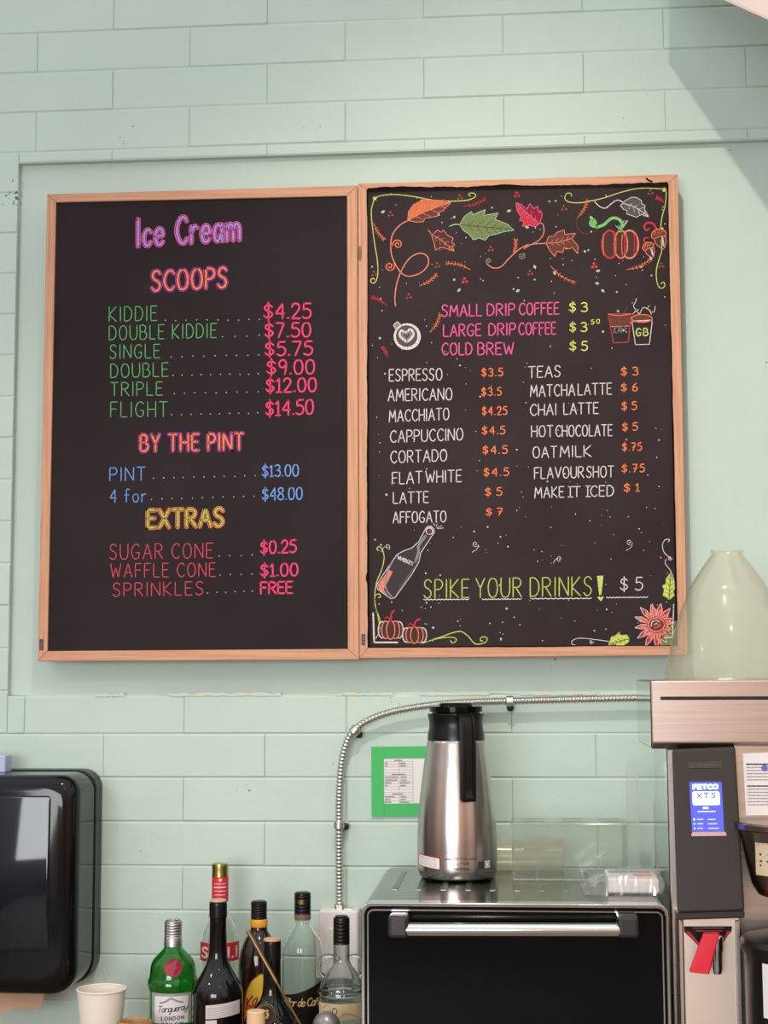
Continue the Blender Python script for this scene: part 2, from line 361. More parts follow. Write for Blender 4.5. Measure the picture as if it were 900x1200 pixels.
class Ink:
    """flat paint strokes and fills laid on a real surface; coordinates are sight-line pixels turned into points of that surface by mp"""
    def __init__(s, mp, step=.00025): s.mp = mp; s.b = MB(); s.step = step
    def P(s, x, y, lay): return s.mp(x, y, lay*s.step)
    def poly(s, pts, m, lay=1): i = s.b.add([s.P(x, y, lay) for x, y in pts]); s.b.face(i, m)
    def disc(s, x, y, r, m, lay=1, n=9, ry=None): s.poly([(x+r*math.cos(2*math.pi*k/n), y+(ry or r)*math.sin(2*math.pi*k/n)) for k in range(n)], m, lay)
    def line(s, pts, w, m, lay=1, taper=0):
        pts = [p for i, p in enumerate(pts) if i == 0 or math.dist(p, pts[i-1]) > .03]
        if len(pts) < 2: return s.disc(pts[0][0], pts[0][1], w/2, m, lay)
        runs = [[pts[0]]]
        for i in range(1, len(pts)):
            runs[-1].append(pts[i])
            if i < len(pts)-1:
                a = (pts[i][0]-pts[i-1][0], pts[i][1]-pts[i-1][1]); c = (pts[i+1][0]-pts[i][0], pts[i+1][1]-pts[i][1])
                if (a[0]*c[0]+a[1]*c[1])/(math.hypot(*a)*math.hypot(*c)) < .6: runs.append([pts[i]])
        for R in runs:
            n = len(R); Ls = []; Rs = []
            for i in range(n):
                a = R[max(i-1, 0)]; c = R[min(i+1, n-1)]; dx, dy = c[0]-a[0], c[1]-a[1]; l = math.hypot(dx, dy) or 1
                h = w/2*(1-taper*abs(2*i/(n-1)-1)) if taper else w/2
                Ls.append(s.P(R[i][0]-dy/l*h, R[i][1]+dx/l*h, lay)); Rs.append(s.P(R[i][0]+dy/l*h, R[i][1]-dx/l*h, lay))
            a = s.b.add(Ls); c = s.b.add(Rs)
            for i in range(n-1): s.b.face((a[i], a[i+1], c[i+1], c[i]), m)
            if not taper and w > .5:
                for e in (R[0], R[-1]): s.disc(e[0], e[1], w/2, m, lay, 8)
    def curve(s, pts, w, m, lay=1, taper=0, n=6): s.line(crom(pts, n), w, m, lay, taper)
    def spiral(s, x, y, r, m, w=1, turns=1.5, a0=0, d=1, lay=1):
        N = int(14*turns); s.line([(x+r*(1-.85*k/N)*math.cos(a0+d*2*math.pi*turns*k/N), y+r*(1-.85*k/N)*math.sin(a0+d*2*math.pi*turns*k/N)) for k in range(N+1)], w, m, lay)
    def text(s, txt, x0, y0, x1, y1, h, w, m, lay=1, gap=.2, slant=0, space=.42, jit=.0):
        keys = txt if isinstance(txt, list) else list(txt)
        res, W_ = layout(keys, gap, space); k = (x1-x0)/W_; sl = (y1-y0)/(x1-x0)
        for gx, st in res:
            jy = rnd.uniform(-jit, jit)
            for poly in st:
                s.line([(x0+(gx+u)*k+slant*v*h, y0+(gx+u)*k*sl-v*h+jy) for u, v in poly], w, m, lay)
    def build(s, name, parent, label=None): return s.b.build(name, parent, recalc=False, label=label)
def planemap(Y): return lambda x, y, off: at(x, y, Y-off)
def chalk(name, c):
    if 'marker_'+name in MATS: return MATS['marker_'+name]
    m = mat('marker_'+name, c, .8, spec=.1); t = tex(m, 'ShaderNodeTexNoise', (1, 1, 1), Scale=330.0, Detail=3.0, Roughness=.7)
    d = lin(tuple(v*.62+14 for v in c)); colramp(m, t, [(.34, d), (.56, lin(c))]); return m
K_green = chalk('green', (100, 176, 106)); K_pink = chalk('hot_pink', (255, 74, 122)); K_blue = chalk('blue', (122, 164, 240))
K_coral = chalk('coral', (218, 78, 98)); K_purple = chalk('purple', (158, 62, 172)); K_lav = chalk('lavender', (186, 140, 226))
K_orange = chalk('orange', (255, 132, 84)); K_rose = chalk('rose', (244, 96, 158)); K_yellow = chalk('yellow', (228, 224, 116)); K_ygreen = chalk('yellow_green', (192, 198, 92))
K_white = chalk('white', (228, 216, 218)); K_grey = chalk('grey', (150, 140, 144)); K_brown = chalk('brown', (112, 66, 54)); K_dbrown = chalk('dark_brown', (84, 54, 50))
K_red = chalk('red', (206, 62, 72)); K_crim = chalk('crimson', (142, 38, 58)); K_leaf = chalk('leaf_green', (124, 136, 88)); K_pale = chalk('pale_green', (172, 206, 168)); K_dgreen = chalk('dark_green', (70, 98, 54))
K_salmon = chalk('salmon', (240, 138, 118)); K_lime = chalk('lime', (208, 218, 112)); K_dgrey = chalk('dark_grey', (96, 88, 88)); K_stem = chalk('stem_green', (128, 196, 112)); K_dleaf = chalk('leader_grey', (170, 168, 160))

# ================================================================== SETTING
CH, CL = .1036, .3918
ZT, XT = 3.3646, -1.1754
RX0, RX1, RZ0, RZ1 = -1.218, 1.25, 1.695, 3.026       # smooth panel let into the blocks
w = MB()
def vb(x0, x1, z0, z1):
    if x1-x0 < .004 or z1-z0 < .004: return
    d = rnd.uniform(.0020, .0034); iz = min(.0042, (z1-z0)*.3); ix = min(.0014, (x1-x0)*.3); jt = rnd.uniform(-.0008, .0008)
    a = w.add([(x0, .0, z0), (x1, .0, z0), (x1, .0, z1), (x0, .0, z1)])
    c = w.add([(x0+ix, -d, z0+iz+jt), (x1-ix, -d+jt, z0+iz), (x1-ix, -d, z1-iz+jt), (x0+ix, -d-jt, z1-iz)])
    w.face(c, M_wall)
    for k in range(4): w.face((a[k], a[(k+1) % 4], c[(k+1) % 4], c[k]), M_wall)
for i in range(-6, 34):
    z1 = ZT - i*CH; z0 = z1-CH
    for k in range(-4, 10):
        x0 = XT+(k-(.5 if i % 2 else 0))*CL; x1 = x0+CL
        # cut the blocks round the smooth panel
        if z1 <= RZ0+.002 or z0 >= RZ1-.002 or x1 <= RX0 or x0 >= RX1: vb(x0, x1, max(z0, 0), z1)
        else:
            if x0 < RX0: vb(x0, RX0, z0, z1)
            if x1 > RX1: vb(RX1, x1, z0, z1)
            cx0, cx1 = max(x0, RX0), min(x1, RX1)
            if z1 > RZ1: vb(cx0, cx1, RZ1, z1)
            if z0 < RZ0: vb(cx0, cx1, z0, RZ0)
D = .019
def wobble(z, k): return .0016*math.sin(z*31+k)+.0012*math.sin(z*83+2*k)
NZ = 60
ps = [w.add([(RX0+(RX1-RX0)*i/NZ, D-.002, RZ0+wobble(i, 1)), (RX0+(RX1-RX0)*i/NZ, D, RZ1)]) for i in range(NZ+1)]
for i in range(NZ): w.face((ps[i][0], ps[i+1][0], ps[i+1][1], ps[i][1]), M_wall)
for q in ([(RX0, 0, RZ1), (RX1, 0, RZ1), (RX1, D, RZ1), (RX0, D, RZ1)], [(RX0, 0, RZ0), (RX1, 0, RZ0), (RX1, D, RZ0), (RX0, D, RZ0)],
          [(RX0, 0, RZ0), (RX0, 0, RZ1), (RX0, D, RZ1), (RX0, D, RZ0)], [(RX1, 0, RZ0), (RX1, 0, RZ1), (RX1, D, RZ1), (RX1, D, RZ0)]): w.face(w.add(q), M_wall)
w.box((-2.8, D+.001, 0), (2.8, .12, 4.05), M_wall)
# crumbly lower edge of the panel where mortar shows
for (xa, xb) in ((-1.0, -.93), (-.82, -.55), (-.42, -.28), (-.22, -.05), (.02, .2)):
    n = 14
    top = [(xa+(xb-xa)*i/n, -.0035, RZ0+.004+rnd.uniform(-.002, .0035)) for i in range(n+1)]; bot = [(x, -.0042, RZ0-.001+rnd.uniform(-.002, .001)) for x, _, _ in top]
    a = w.add(top); c = w.add(bot)
    for i in range(n): w.face((a[i], a[i+1], c[i+1], c[i]), M_chip if (i//3) % 2 else M_wall)
struct(w.build('wall_back', recalc=False))
fl = MB(); fl.box((-2.8, -9, -.05), (2.8, .12, 0), mat('grey_floor', (120, 112, 106), .6)); struct(fl.build('floor'))

# counter under everything (just below the frame)
ZC = .905
cn = thing('counter', (0, -.40, 0), 'long wooden counter running along the mint block wall under the oven and bottles', 'counter')
m_ = MB(); m_.box((-2.2, -.78, ZC-.04), (1.6, -.006, ZC), M_counter); m_.build('worktop', cn, .003)
m_ = MB(); m_.box((-2.15, -.72, 0), (1.55, -.05, ZC-.04), mat('counter_front_paint', (96, 110, 104), .5)); m_.build('base_cabinet', cn)

# white duct in the top right corner: its lower left edge lies between the track spot and the wall
E0 = Vector((.44, -.563, 3.132)); E1 = Vector((.516, -.733, 3.004)); ev = (E1-E0).normalized()
A = E0-ev*.36; B = E1+ev*.25; side = Vector((.46, .0, .04)); up = Vector((.02, .05, .16))
dk = thing('air_duct', (.9, -.3, 3.0), 'slanted white painted air duct in the top right corner above the menus', 'duct')
m_ = MB(); m_.hexa([A, B, B+side, A+side, A+up, B+up, B+side+up, A+side+up], M_duct); m_.build('duct_body', dk, .012, 3)
m_ = MB(); p_ = (A+B)/2+side*.8+up*.5; m_.tube([p_, (p_.x, -.006, p_.z+.1)], .02, M_duct); m_.build('bracket', dk)

# ================================================================== MENU BOARDS
YB = -.055
def board(name, o, inn, label, pm, tagpx, knot=None):
    """o, inn: outer and inner corner sight lines tl, tr, br, bl"""
    O = [at(*p, YB) for p in o]; I = [at(*p, YB) for p in inn]
    root = thing(name, (sum((p.x for p in O))/4, YB+.03, min(p.z for p in O)), label, 'menu board')
    dpt = Vector((0, .034, 0))
    for k, mm in ((0, M_oak_h), (1, M_oak_v), (2, M_oak_h), (3, M_oak_v)):
        k2 = (k+1) % 4; b = MB(); b.prism([O[k], O[k2], I[k2], I[k]], dpt, mm); b.build('frame_rail', root, .0018)
    b = MB(); P = [p+Vector((0, .006, 0)) for p in I]; c = sum(P, Vector())/4
    P = [c+(p-c)*1.004 for p in P]; b.prism(P, (0, .012, 0), pm); b.build('panel', root)
    b = MB(); x0, x1 = min(p.x for p in O)+.12, max(p.x for p in O)-.12; zt = max(p.z for p in O)-.10
    b.box((x0, YB+.018, zt-.05), (x1, D-.0005, zt), M_oak_h); b.build('mounting_batten', root); b = MB(); b.box((x0, YB+.018, zt-.95), (x1, D-.0025, zt-.9), M_oak_h); b.build('mounting_batten', root)
    ik = Ink(planemap(YB-.0006)); x, y = tagpx
    ik.poly([(x-2.3, y-6.5), (x+2.3, y-6.5), (x+2.3, y+6.5), (x-2.3, y+6.5)], M_tagm)
    for k in range(5): ik.line([(x-.8, y-4.4+k*2.1), (x+.9, y-4.4+k*2.1)], .6, M_ink, 2)
    ik.build('maker_tag', root, 'small black tag on the lower left frame corner')
    return root
PL = planemap(YB+.0055)
LB = board('menu_board', [(55, 227.5), (418.7, 217), (420.7, 773), (44, 775)], [(65.5, 237), (406.5, 229.5), (407.5, 760.5), (55.5, 763)],
           'framed blackboard listing ice cream scoops, pints and extras in coloured lettering', M_board, (48.5, 755.5))
RB = board('menu_board', [(419.4, 215), (794.5, 204), (806, 768), (421.2, 771.5)], [(430.5, 222.5), (782.5, 215.5), (793, 756.5), (432, 758.5)],
           'framed blackboard listing coffee drinks with autumn leaf and pumpkin drawings', M_boardR, (425.8, 749.5))
def write(root, txt, x0, y0, x1, y1, h, w_, m, name='item_lettering', **k):
    ik = Ink(PL); ik.text(txt, x0, y0, x1, y1, h, w_, m, **k)
    o = ik.build(name, root); o['label'] = 'handwritten ' + m.name.replace('marker_', '').replace('_', ' ') + ' lettering reading ' + ''.join(q[-1] for q in txt); return o
def headline(root, txt, x0, y0, x1, y1, h, mo, mi_, w0=5.4, w1=2.6, **k):
    w0 += .4; w1 -= .2
    ik = Ink(PL); ik.text(txt, x0, y0, x1, y1, h, w0, mo, 1, **k); ik.text(txt, x0, y0, x1, y1, h, w0*.68, M_board, 2, **k)
    ik.text(txt, x0+.1, y0, x1+.1, y1, h, w1, mi_, 3, **k)
    o = ik.build('heading_lettering', root); o['label'] = 'outlined two colour heading reading ' + txt
def leader(root, x0, x1, y0, y1, n):
    ik = Ink(PL)
    for k in range(n):
        t = k/(n-1); ik.disc(x0+(x1-x0)*t+rnd.uniform(-.6, .6), y0+(y1-y0)*t+rnd.uniform(-.4, .4), .85, K_dleaf)
    ik.build('dot_leader', root)
headline(LB, 'Ice Cream', 161, 288.5, 281, 281, 31, K_rose, K_lav, 5.6, 3.0, gap=.26, space=.5)
headline(LB, 'SCOOPS', 178, 341, 265.5, 336.5, 23, K_purple, K_orange, 5.4, 2.8, gap=.22)
headline(LB, 'BY THE PINT', 164.5, 528.8, 284.5, 526.8, 19, K_purple, K_orange, 5.0, 2.6, gap=.26, space=.45)
headline(LB, 'EXTRAS', 173, 618.5, 261.5, 616.2, 20.5, K_orange, K_ygreen, 5.0, 2.6, gap=.22)
for t_, x0, y0, x1, y1, h, dots, pr, q0, r0, q1, r1, ph, m1, m2 in (
  ('KIDDIE', 128, 376.8, 183.9, 375.5, 17, (194, 304, 375.5, 374.5, 10), '$4.25', 309.5, 373.6, 364.1, 373, 17.5, K_green, K_pink),
  ('DOUBLE KIDDIE', 128, 398.5, 253.6, 395.5, 16.5, (261, 304, 394.5, 393, 4), '$7.50', 310.4, 395.4, 364, 394.6, 16.5, K_green, K_pink),
  ('SINGLE', 128.8, 420.2, 187.3, 419.3, 16, (201, 303, 418, 416, 9), '$5.75', 310.8, 417.1, 365.9, 415.8, 16, K_green, K_pink),
  ('DOUBLE', 129.7, 442.7, 196.9, 441, 16, (202.5, 303, 440, 438, 10), '$9.00', 313, 438.8, 368.5, 438, 16.5, K_green, K_pink),
  ('TRIPLE', 129.7, 463.9, 190.4, 463, 15.5, (203.8, 302, 461, 459, 9), '$12.00', 312, 459.8, 370.6, 458.7, 16, K_green, K_pink),
  ('FLIGHT', 129.7, 488.6, 196, 488.2, 17.5, (201.6, 302, 486, 484, 10), '$14.50', 311.7, 487.3, 367.2, 485, 17, K_green, K_pink),
  ('PINT', 128.8, 563.7, 170, 562.8, 15.5, (179.5, 298.7, 560.5, 557.5, 11), '$13.00', 307.4, 558.6, 349.8, 557.8, 13.5, K_blue, K_blue),
  ('4 for', 128.8, 588.8, 170.9, 588, 15, (177.4, 297.8, 585, 581.5, 11), '$48.00', 307.4, 586.2, 354.2, 585, 14, K_blue, K_blue),
  ('SUGAR CONE', 128.8, 655.5, 249.3, 653.8, 17.5, (256.7, 295.7, 652, 650.5, 4), '$0.25', 305.6, 649, 346.8, 647.3, 14.5, K_coral, K_pink),
  ('WAFFLE CONE', 129.7, 676.8, 252.3, 675.5, 16, (257.5, 295.7, 674, 672.6, 4), '$1.00', 305.6, 675.5, 349, 674.5, 14.5, K_coral, K_pink),
  ('SPRINKLES', 132.3, 698.9, 238, 697, 15.5, (243.7, 295.7, 695, 692.5, 6), 'FREE', 305.6, 695.8, 342.5, 695, 13.5, K_coral, K_pink)):
    write(LB, t_, x0, y0, x1, y1, h, 1.15, m1, gap=.26); leader(LB, *dots); write(LB, pr, q0, r0, q1, r1, ph, 2.1 if m2 == K_pink else 1.5, m2, 'price_lettering', gap=.16)

# ---- right board lettering
for ws, y0, y1, h in (((('SMALL', 517.8, 564.5), ('DRIP', 571, 603.2), ('COFFEE', 608.5, 654.8)), 371, 368, 13.6), ((('LARGE', 519.7, 563.5), ('DRIP', 573, 604), ('COFFEE', 608, 651.3)), 394.4, 391.3, 13.8), ((('COLD', 518, 553), ('BREW', 560, 601.8)), 415.8, 415, 13.8)):
    ik = Ink(PL)
    for wd, a, b in ws: yy = lambda x: y0+(y1-y0)*(x-518)/137; ik.text(wd, a, yy(a), b, yy(b), h, 1.5, K_rose, gap=.2)
    o = ik.build('item_lettering', RB); o['label'] = 'handwritten pink lettering reading ' + ' '.join(q[0] for q in ws)
for t_, x0, x1, y, h in (('$3', 667.2, 688.2, 365.2, 10.5), ('$3', 667.7, 687.5, 388.5, 10.5), ('$5', 667.7, 688.2, 410.7, 10.5)): write(RB, t_, x0, y, x1, y, h, 1.4, K_yellow, 'price_lettering', gap=.42)
write(RB, '.50', 689, 380.3, 702.7, 378.8, 5, .9, K_yellow, 'price_lettering', gap=.4)
for ws in ((('ESPRESSO', 456.2, 446.6, 518, 445.3, 13.6),), (('AMERICANO', 454.8, 470, 529.7, 468.6, 13.8),), (('MACCHIATO', 456.2, 494.5, 526.2, 491.7, 13.6),), (('CAPPUCCINO', 457.4, 518.6, 542.5, 515.6, 13.8),),
           (('CORTADO', 457.8, 542.6, 523.6, 540.2, 13.8),), (('FLAT', 459.7, 567.5, 494.5, 566, 13.8), ('WHITE', 499, 566, 540.7, 564.4, 13.8)), (('LATTE', 460.9, 589.9, 502, 589, 13),), (('AFFOGATO', 460.6, 613, 522.7, 611.6, 13),),
           (('TEAS', 619.4, 442.7, 656.7, 441.4, 13),), (('MATCHA', 621.7, 464.9, 673.5, 463.4, 13.4), ('LATTE', 677.5, 463, 716.7, 462, 13.2)), (('CHAI', 621.5, 487, 651.8, 486, 13), ('LATTE', 660.7, 485.6, 701, 484.6, 13)),
           (('HOT', 622.9, 512, 647.8, 511.5, 13), ('CHOCOLATE', 651.3, 511.6, 717.4, 510.6, 13)), (('OAT', 624.5, 536.6, 652.5, 536, 13), ('MILK', 656.5, 535.7, 692.6, 535, 13)),
           (('FLAVOUR', 626.4, 561, 684, 559.6, 13), ('SHOT', 687.5, 559.6, 719, 559, 13)), (('MAKE', 626.8, 583.5, 660.7, 582.6, 12.4), ('IT', 667.7, 582.4, 680, 582, 12), ('ICED', 688.2, 581.9, 719, 581.2, 12.4))):
    ik = Ink(PL)
    for wd, a, ya, b, yb, h in ws:
        ik.text(wd, a, ya, b, yb, h, 1.2, K_white, gap=.2)
        if wd in ('IT', 'ICED'):
            c = a+1 if wd == 'ICED' else a+.5
            for dy in (0, h): ik.line([(c-2.6, ya-dy), (c+3, ya-dy)], 1.1, K_white)
    o = ik.build('item_lettering', RB); o['label'] = 'handwritten white lettering reading ' + ' '.join(q[0] for q in ws)
for t_, x0, x1, y, h in (('$3.5', 564.5, 589, 441, 9), ('$3.5', 564.5, 587.3, 463.7, 9), ('$4.25', 565.2, 593.9, 486.3, 9.3), ('$4.5', 565.2, 591.5, 509, 9), ('$4.5', 565.9, 594.3, 531.8, 9), ('$4.5', 567, 596, 557.8, 9), ('$5', 568.7, 588, 581, 9), (['$', 'j7'], 569.8, 589, 604, 8),
                         ('$3', 727.9, 747.5, 440, 9.3), ('$6', 727.9, 747, 458.5, 8.8), ('$5', 728.8, 745.8, 480.5, 9.3), ('$5', 729.5, 747, 504.8, 9), (['$', '.', 'j7', '5'], 729.5, 751.7, 528.3, 9), (['$', '.', 'j7', '5'], 729, 755, 553.5, 9), ('$1', 731.4, 748.9, 576, 9)):
    write(RB, t_, x0, y, x1, y-.5, h, 1.35, K_orange, 'price_lettering', gap=.26 if len(t_) > 2 else .5)
ik = Ink(PL)
for wd, a, ya, b, yb, h in (('SPIKE', 496.8, 701, 549.5, 700.2, 21.5), ('YOUR', 557.7, 700.2, 611, 699.6, 22.5), ('DRINKS', 621.3, 699, 693.3, 697.8, 22)):
    ik.text(wd, a, ya, b, yb, h, 1.3, K_ygreen, gap=.22); ik.text(wd, a+.5, ya-.3, b+.5, yb-.3, h-.4, .45, K_lime, 2, gap=.22)
for a, b, y in ((496.3, 549.5, 702.7), (565, 611, 702.4), (621.7, 692.9, 701.6), (710.8, 759, 700.3)):
    ik.line([(a+(b-a)*k/24, y+(.45 if k % 2 else -.45)-.4*k/24) for k in range(25)], 1.1, K_white)
ik.poly([(699.6, 675), (707.2, 674.5), (704.6, 697.3), (702.2, 697.3)], K_lime); ik.poly([(700, 700.2), (702, 699), (703.8, 700.2), (705.8, 698.8), (707.6, 700), (704.2, 704.8)], K_lime)
ik.build('slogan_lettering', RB, 'yellow green underlined slogan reading SPIKE YOUR DRINKS with exclamation mark')
write(RB, '$5', 727, 692.2, 752.8, 691.5, 15, 1.2, K_white, 'price_lettering', gap=.5)

# ---- right board drawings, measured in the enlarged views
def view(ox, oy, s=4.2857): return lambda *pts: [(ox+x/s, oy+y/s) for x, y in pts]
v3, v4, v5, v6, vb1, vb2 = view(410, 200), view(600, 200), view(410, 340), view(600, 340), view(410, 600), view(600, 630)
def leafd(out, rib, fill, edge, half=None, fill2=None, stem=None, veins=4, label=None, vein_m=None):
    ik = Ink(PL); ik.poly(out, fill, 1)
    if half: ik.poly(half, fill2, 2)
    ik.line(out+[out[0]], .8, edge, 3); ik.curve(rib, .8, vein_m or edge, 3)
    if stem: ik.curve(stem, 1.1, edge, 3)
    a, b = rib[0], rib[-1]
    for k in range(1, veins+1):
        t = k/(veins+1); i = t*(len(rib)-1); j = int(i); f_ = i-j; q = rib[min(j+1, len(rib)-1)]
        x, y = rib[j][0]*(1-f_)+q[0]*f_, rib[j][1]*(1-f_)+q[1]*f_
        dx, dy = (b[0]-a[0]), (b[1]-a[1]); l = math.hypot(dx, dy); dx /= l; dy /= l
        for sgn in (-1, 1):
            ln = l*.16*(1-abs(t-.5)); ik.line([(x, y), (x+dx*ln-sgn*dy*ln, y+dy*ln+sgn*dx*ln)], .5, vein_m or edge, 3)
    return ik.build('leaf_drawing', RB, label)
leafd(v3((290, 250), (295, 205), (320, 170), (350, 155), (372, 135), (385, 150), (415, 147), (440, 152), (470, 148), (508, 160), (490, 178), (470, 190), (475, 200), (445, 208), (440, 228), (410, 235), (375, 240), (370, 257), (330, 258)),
      v3((297, 248), (380, 205), (505, 160)), chalk('leaf_orange', (226, 118, 74)), K_salmon, v3((295, 250), (380, 205), (505, 162), (470, 190), (475, 200), (445, 208), (440, 228), (410, 235), (375, 240), (370, 257), (330, 258)), K_brown, label='orange and brown leaf drawing')
leafd(v3((552, 270), (575, 230), (612, 205), (615, 222), (680, 195), (672, 225), (745, 213), (728, 245), (790, 268), (825, 300), (780, 305), (730, 320), (700, 325), (680, 350), (650, 338), (620, 348), (600, 320), (570, 300)),
      v3((552, 270), (650, 280), (740, 288), (820, 300)), K_leaf, K_pale, stem=v3((500, 280), (525, 270), (552, 270)), label='large green leaf drawing', veins=6, vein_m=K_dgreen)
leafd(v3((410, 325), (440, 298), (460, 310), (470, 298), (490, 325), (520, 340), (510, 360), (528, 372), (515, 382), (525, 405), (480, 390), (455, 385), (430, 400), (425, 370)),
      v3((410, 322), (460, 350), (522, 402)), K_dbrown, K_salmon, stem=v3((395, 298), (402, 308), (412, 324)), label='small dark brown leaf drawing')
leafd(v4((140, 265), (152, 220), (145, 200), (135, 213), (130, 178), (110, 192), (90, 165), (75, 195), (45, 170), (20, 160), (25, 200), (45, 230), (38, 250), (60, 255), (52, 280), (90, 275), (115, 282)),
      v4((138, 265), (90, 225), (25, 165)), K_crim, K_rose, v4((140, 265), (90, 225), (25, 165), (25, 200), (45, 230), (38, 250), (60, 255), (52, 280), (90, 275), (115, 282)), K_red, label='crimson leaf drawing')
leafd(v4((170, 365), (185, 330), (210, 330), (225, 310), (262, 298), (265, 320), (320, 315), (300, 340), (332, 380), (330, 417), (302, 385), (285, 395), (262, 385), (255, 412), (225, 405), (215, 432), (190, 400)),
      v4((170, 365), (230, 360), (300, 340)), K_brown, K_salmon, label='brown leaf drawing on pink vine')
leafd(v4((545, 175), (570, 150), (600, 133), (625, 135), (650, 150), (650, 165), (668, 175), (665, 195), (687, 232), (650, 220), (625, 234), (600, 225), (575, 217), (580, 200), (560, 195)),
      v4((560, 165), (620, 185), (685, 230)), K_dgrey, K_white, stem=v4((556, 158), (530, 148), (500, 165), (470, 188), (440, 180), (415, 155)), label='grey leaf drawing')
def inkpart(name, fn, label=None): ik = Ink(PL); fn(ik); return ik.build(name, RB, label)
def f(ik):
    ik.curve(v3((288, 252), (250, 275), (215, 320), (205, 380), (215, 440), (255, 510), (300, 530), (360, 510), (393, 470), (388, 430), (350, 415), (300, 440), (260, 500), (235, 570), (226, 640), (230, 680)), 1.3, K_salmon)
    for x, y, a in ((240, 370, 2.9), (200, 480, -.6)): p, = v3((x, y)); ik.spiral(*p, 6, K_orange, 1.2, 1.6, a)
inkpart('vine_drawing', f, 'pink looping vine drawing under the orange leaf')
def f(ik):
    ik.curve(v3((690, 470), (720, 488), (760, 482), (800, 440), (850, 395), (900, 370))+v4((60, 392), (100, 370), (170, 365)), 1.2, K_salmon); ik.curve(v4((100, 370), (140, 345), (160, 310), (155, 270), (138, 262)), 1.1, K_salmon)
    p, = v3((697, 453)); ik.spiral(*p, 3.5, K_grey, .9, 1.5, 2); p, = v4((48, 428)); ik.spiral(*p, 4.3, K_grey, .9, 1.6, -1)
inkpart('vine_drawing', f, 'branching pink vine drawing between the crimson and brown leaves')
def star(ik, x, y, r, m): ik.poly([(x+(r if k % 2 == 0 else r*.5)*math.sin(k*math.pi/5), y-(r if k % 2 == 0 else r*.5)*math.cos(k*math.pi/5)) for k in range(10)], m, 2)
def f(ik):
    ik.curve(v3((125, 138), (160, 125), (230, 120), (320, 130), (420, 148), (510, 153), (590, 148), (630, 130), (625, 115), (605, 112), (597, 122), (606, 128)), 1.0, K_lime)
    ik.curve(v3((120, 150), (108, 200), (112, 270), (125, 370), (138, 450), (140, 520), (128, 560), (110, 563), (105, 548), (118, 540), (124, 550)), 1.0, K_lime); p, = v3((125, 140)); star(ik, *p, 3.2, K_lime)
inkpart('corner_flourish', f, 'yellow flourish in the upper left corner')
def f(ik):
    ik.curve(v4((300, 128), (295, 115), (275, 115), (265, 140), (290, 158), (350, 160), (450, 140), (560, 105), (650, 88), (762, 92)), 1.0, K_lime); p, = v4((764, 96)); star(ik, *p, 3.4, K_lime)
    ik.curve(v4((775, 105), (770, 170), (750, 250), (748, 330), (752, 400), (740, 440), (725, 500), (728, 560), (745, 590), (767, 580), (762, 560), (748, 568)), 1.0, K_lime)
inkpart('corner_flourish', f, 'yellow flourish in the upper right corner')
def f(ik):
    for cx, rx in ((492, 40), (590, 45), (547, 33)):
        e = v4(*[(cx+rx*math.cos(a*math.pi/14), 370+70*math.sin(a*math.pi/14)) for a in range(28)])
        ik.poly(e, K_dbrown, 1 if cx != 547 else 3); ik.line(e+[e[0]], 2.0 if cx != 547 else 1.6, K_red if cx == 492 else K_salmon, 2 if cx != 547 else 4)
        for q in (.75, .5, -.78): ik.curve(v4((cx+rx*q, 318), (cx+rx*q*1.12, 370), (cx+rx*q, 424)), .9, K_red if q > 0 else K_orange, 4)
    ik.curve(v4((545, 303), (553, 268), (535, 243), (500, 240), (460, 272), (425, 285)), 3.5, K_stem, 5); p, = v4((412, 262)); ik.disc(*p, 3.6, K_stem, 5); ik.curve(v4((425, 285), (398, 275), (395, 255), (412, 245)), 3, K_stem, 5)
    for x in (520, 535, 562, 575, 582): ik.line(v4((547, 303), (x, 250 if x > 550 else 275)), .8, K_pale, 5)
    ik.curve(v4((325, 240), (330, 290), (370, 318), (430, 300)), .8, K_brown, 1)
inkpart('pumpkin_drawing', f, 'large orange pumpkin drawing with curly green stem')
def acorn(cx, cy, s, ang, curl):
    def f(ik):
        ca, sa = math.cos(ang), math.sin(ang); R = lambda x, y: (cx+(x*ca-y*sa)*s, cy+(x*sa+y*ca)*s)
        nut = v4(*[R(x, y) for x, y in ((-30, 8), (-24, 40), (-6, 66), (4, 72), (14, 64), (28, 38), (32, 8))]); ik.poly(nut, K_dbrown, 1); ik.line(nut, .9, K_salmon, 2)
        ik.line(v4(R(14, 15), R(10, 55)), 1.8, K_white, 2)
        cap = v4(*[R(38*math.cos(k*math.pi/10), -2-30*math.sin(k*math.pi/10)) for k in range(11)]+[R(-30, 12), R(0, 6), R(30, 12)]); ik.poly(cap, K_brown, 3); ik.line(cap+[cap[0]], 1.0, K_orange, 4)
        for k in range(9): p, = v4(R(-24+6*k, -8-6*(k % 3))); ik.disc(*p, .6, K_orange, 4)
        ik.curve(v4(*curl), 2.2 if s > .9 else 1.6, K_red, 2)
    inkpart('acorn_drawing', f)
acorn(738, 325, 1.0, -.25, [(728, 298), (710, 268), (680, 262), (664, 280), (675, 300), (690, 290)]); acorn(685, 385, .78, -.35, [(680, 365), (662, 352), (668, 338), (684, 338)])
def sprig(P, m=K_orange, n=7):
    (x0, y0), (x1, y1) = P; ik = Ink(PL); L_ = math.hypot(x1-x0, y1-y0); dx, dy = (x1-x0)/L_, (y1-y0)/L_
    mid = ((x0+x1)/2-dy*L_*.08, (y0+y1)/2+dx*L_*.08); c = crom([P[0], mid, P[1]], n); ik.line(c, .7, m)
    for k in range(2, len(c)):
        for sg in (-1, 1):
            a = 3.0 if k % 2 else 2.4; ik.line([c[k], (c[k][0]+(dx*.8-sg*dy*.75)*a, c[k][1]+(dy*.8+sg*dx*.75)*a)], .62, m)
    ik.build('sprig_drawing', RB)
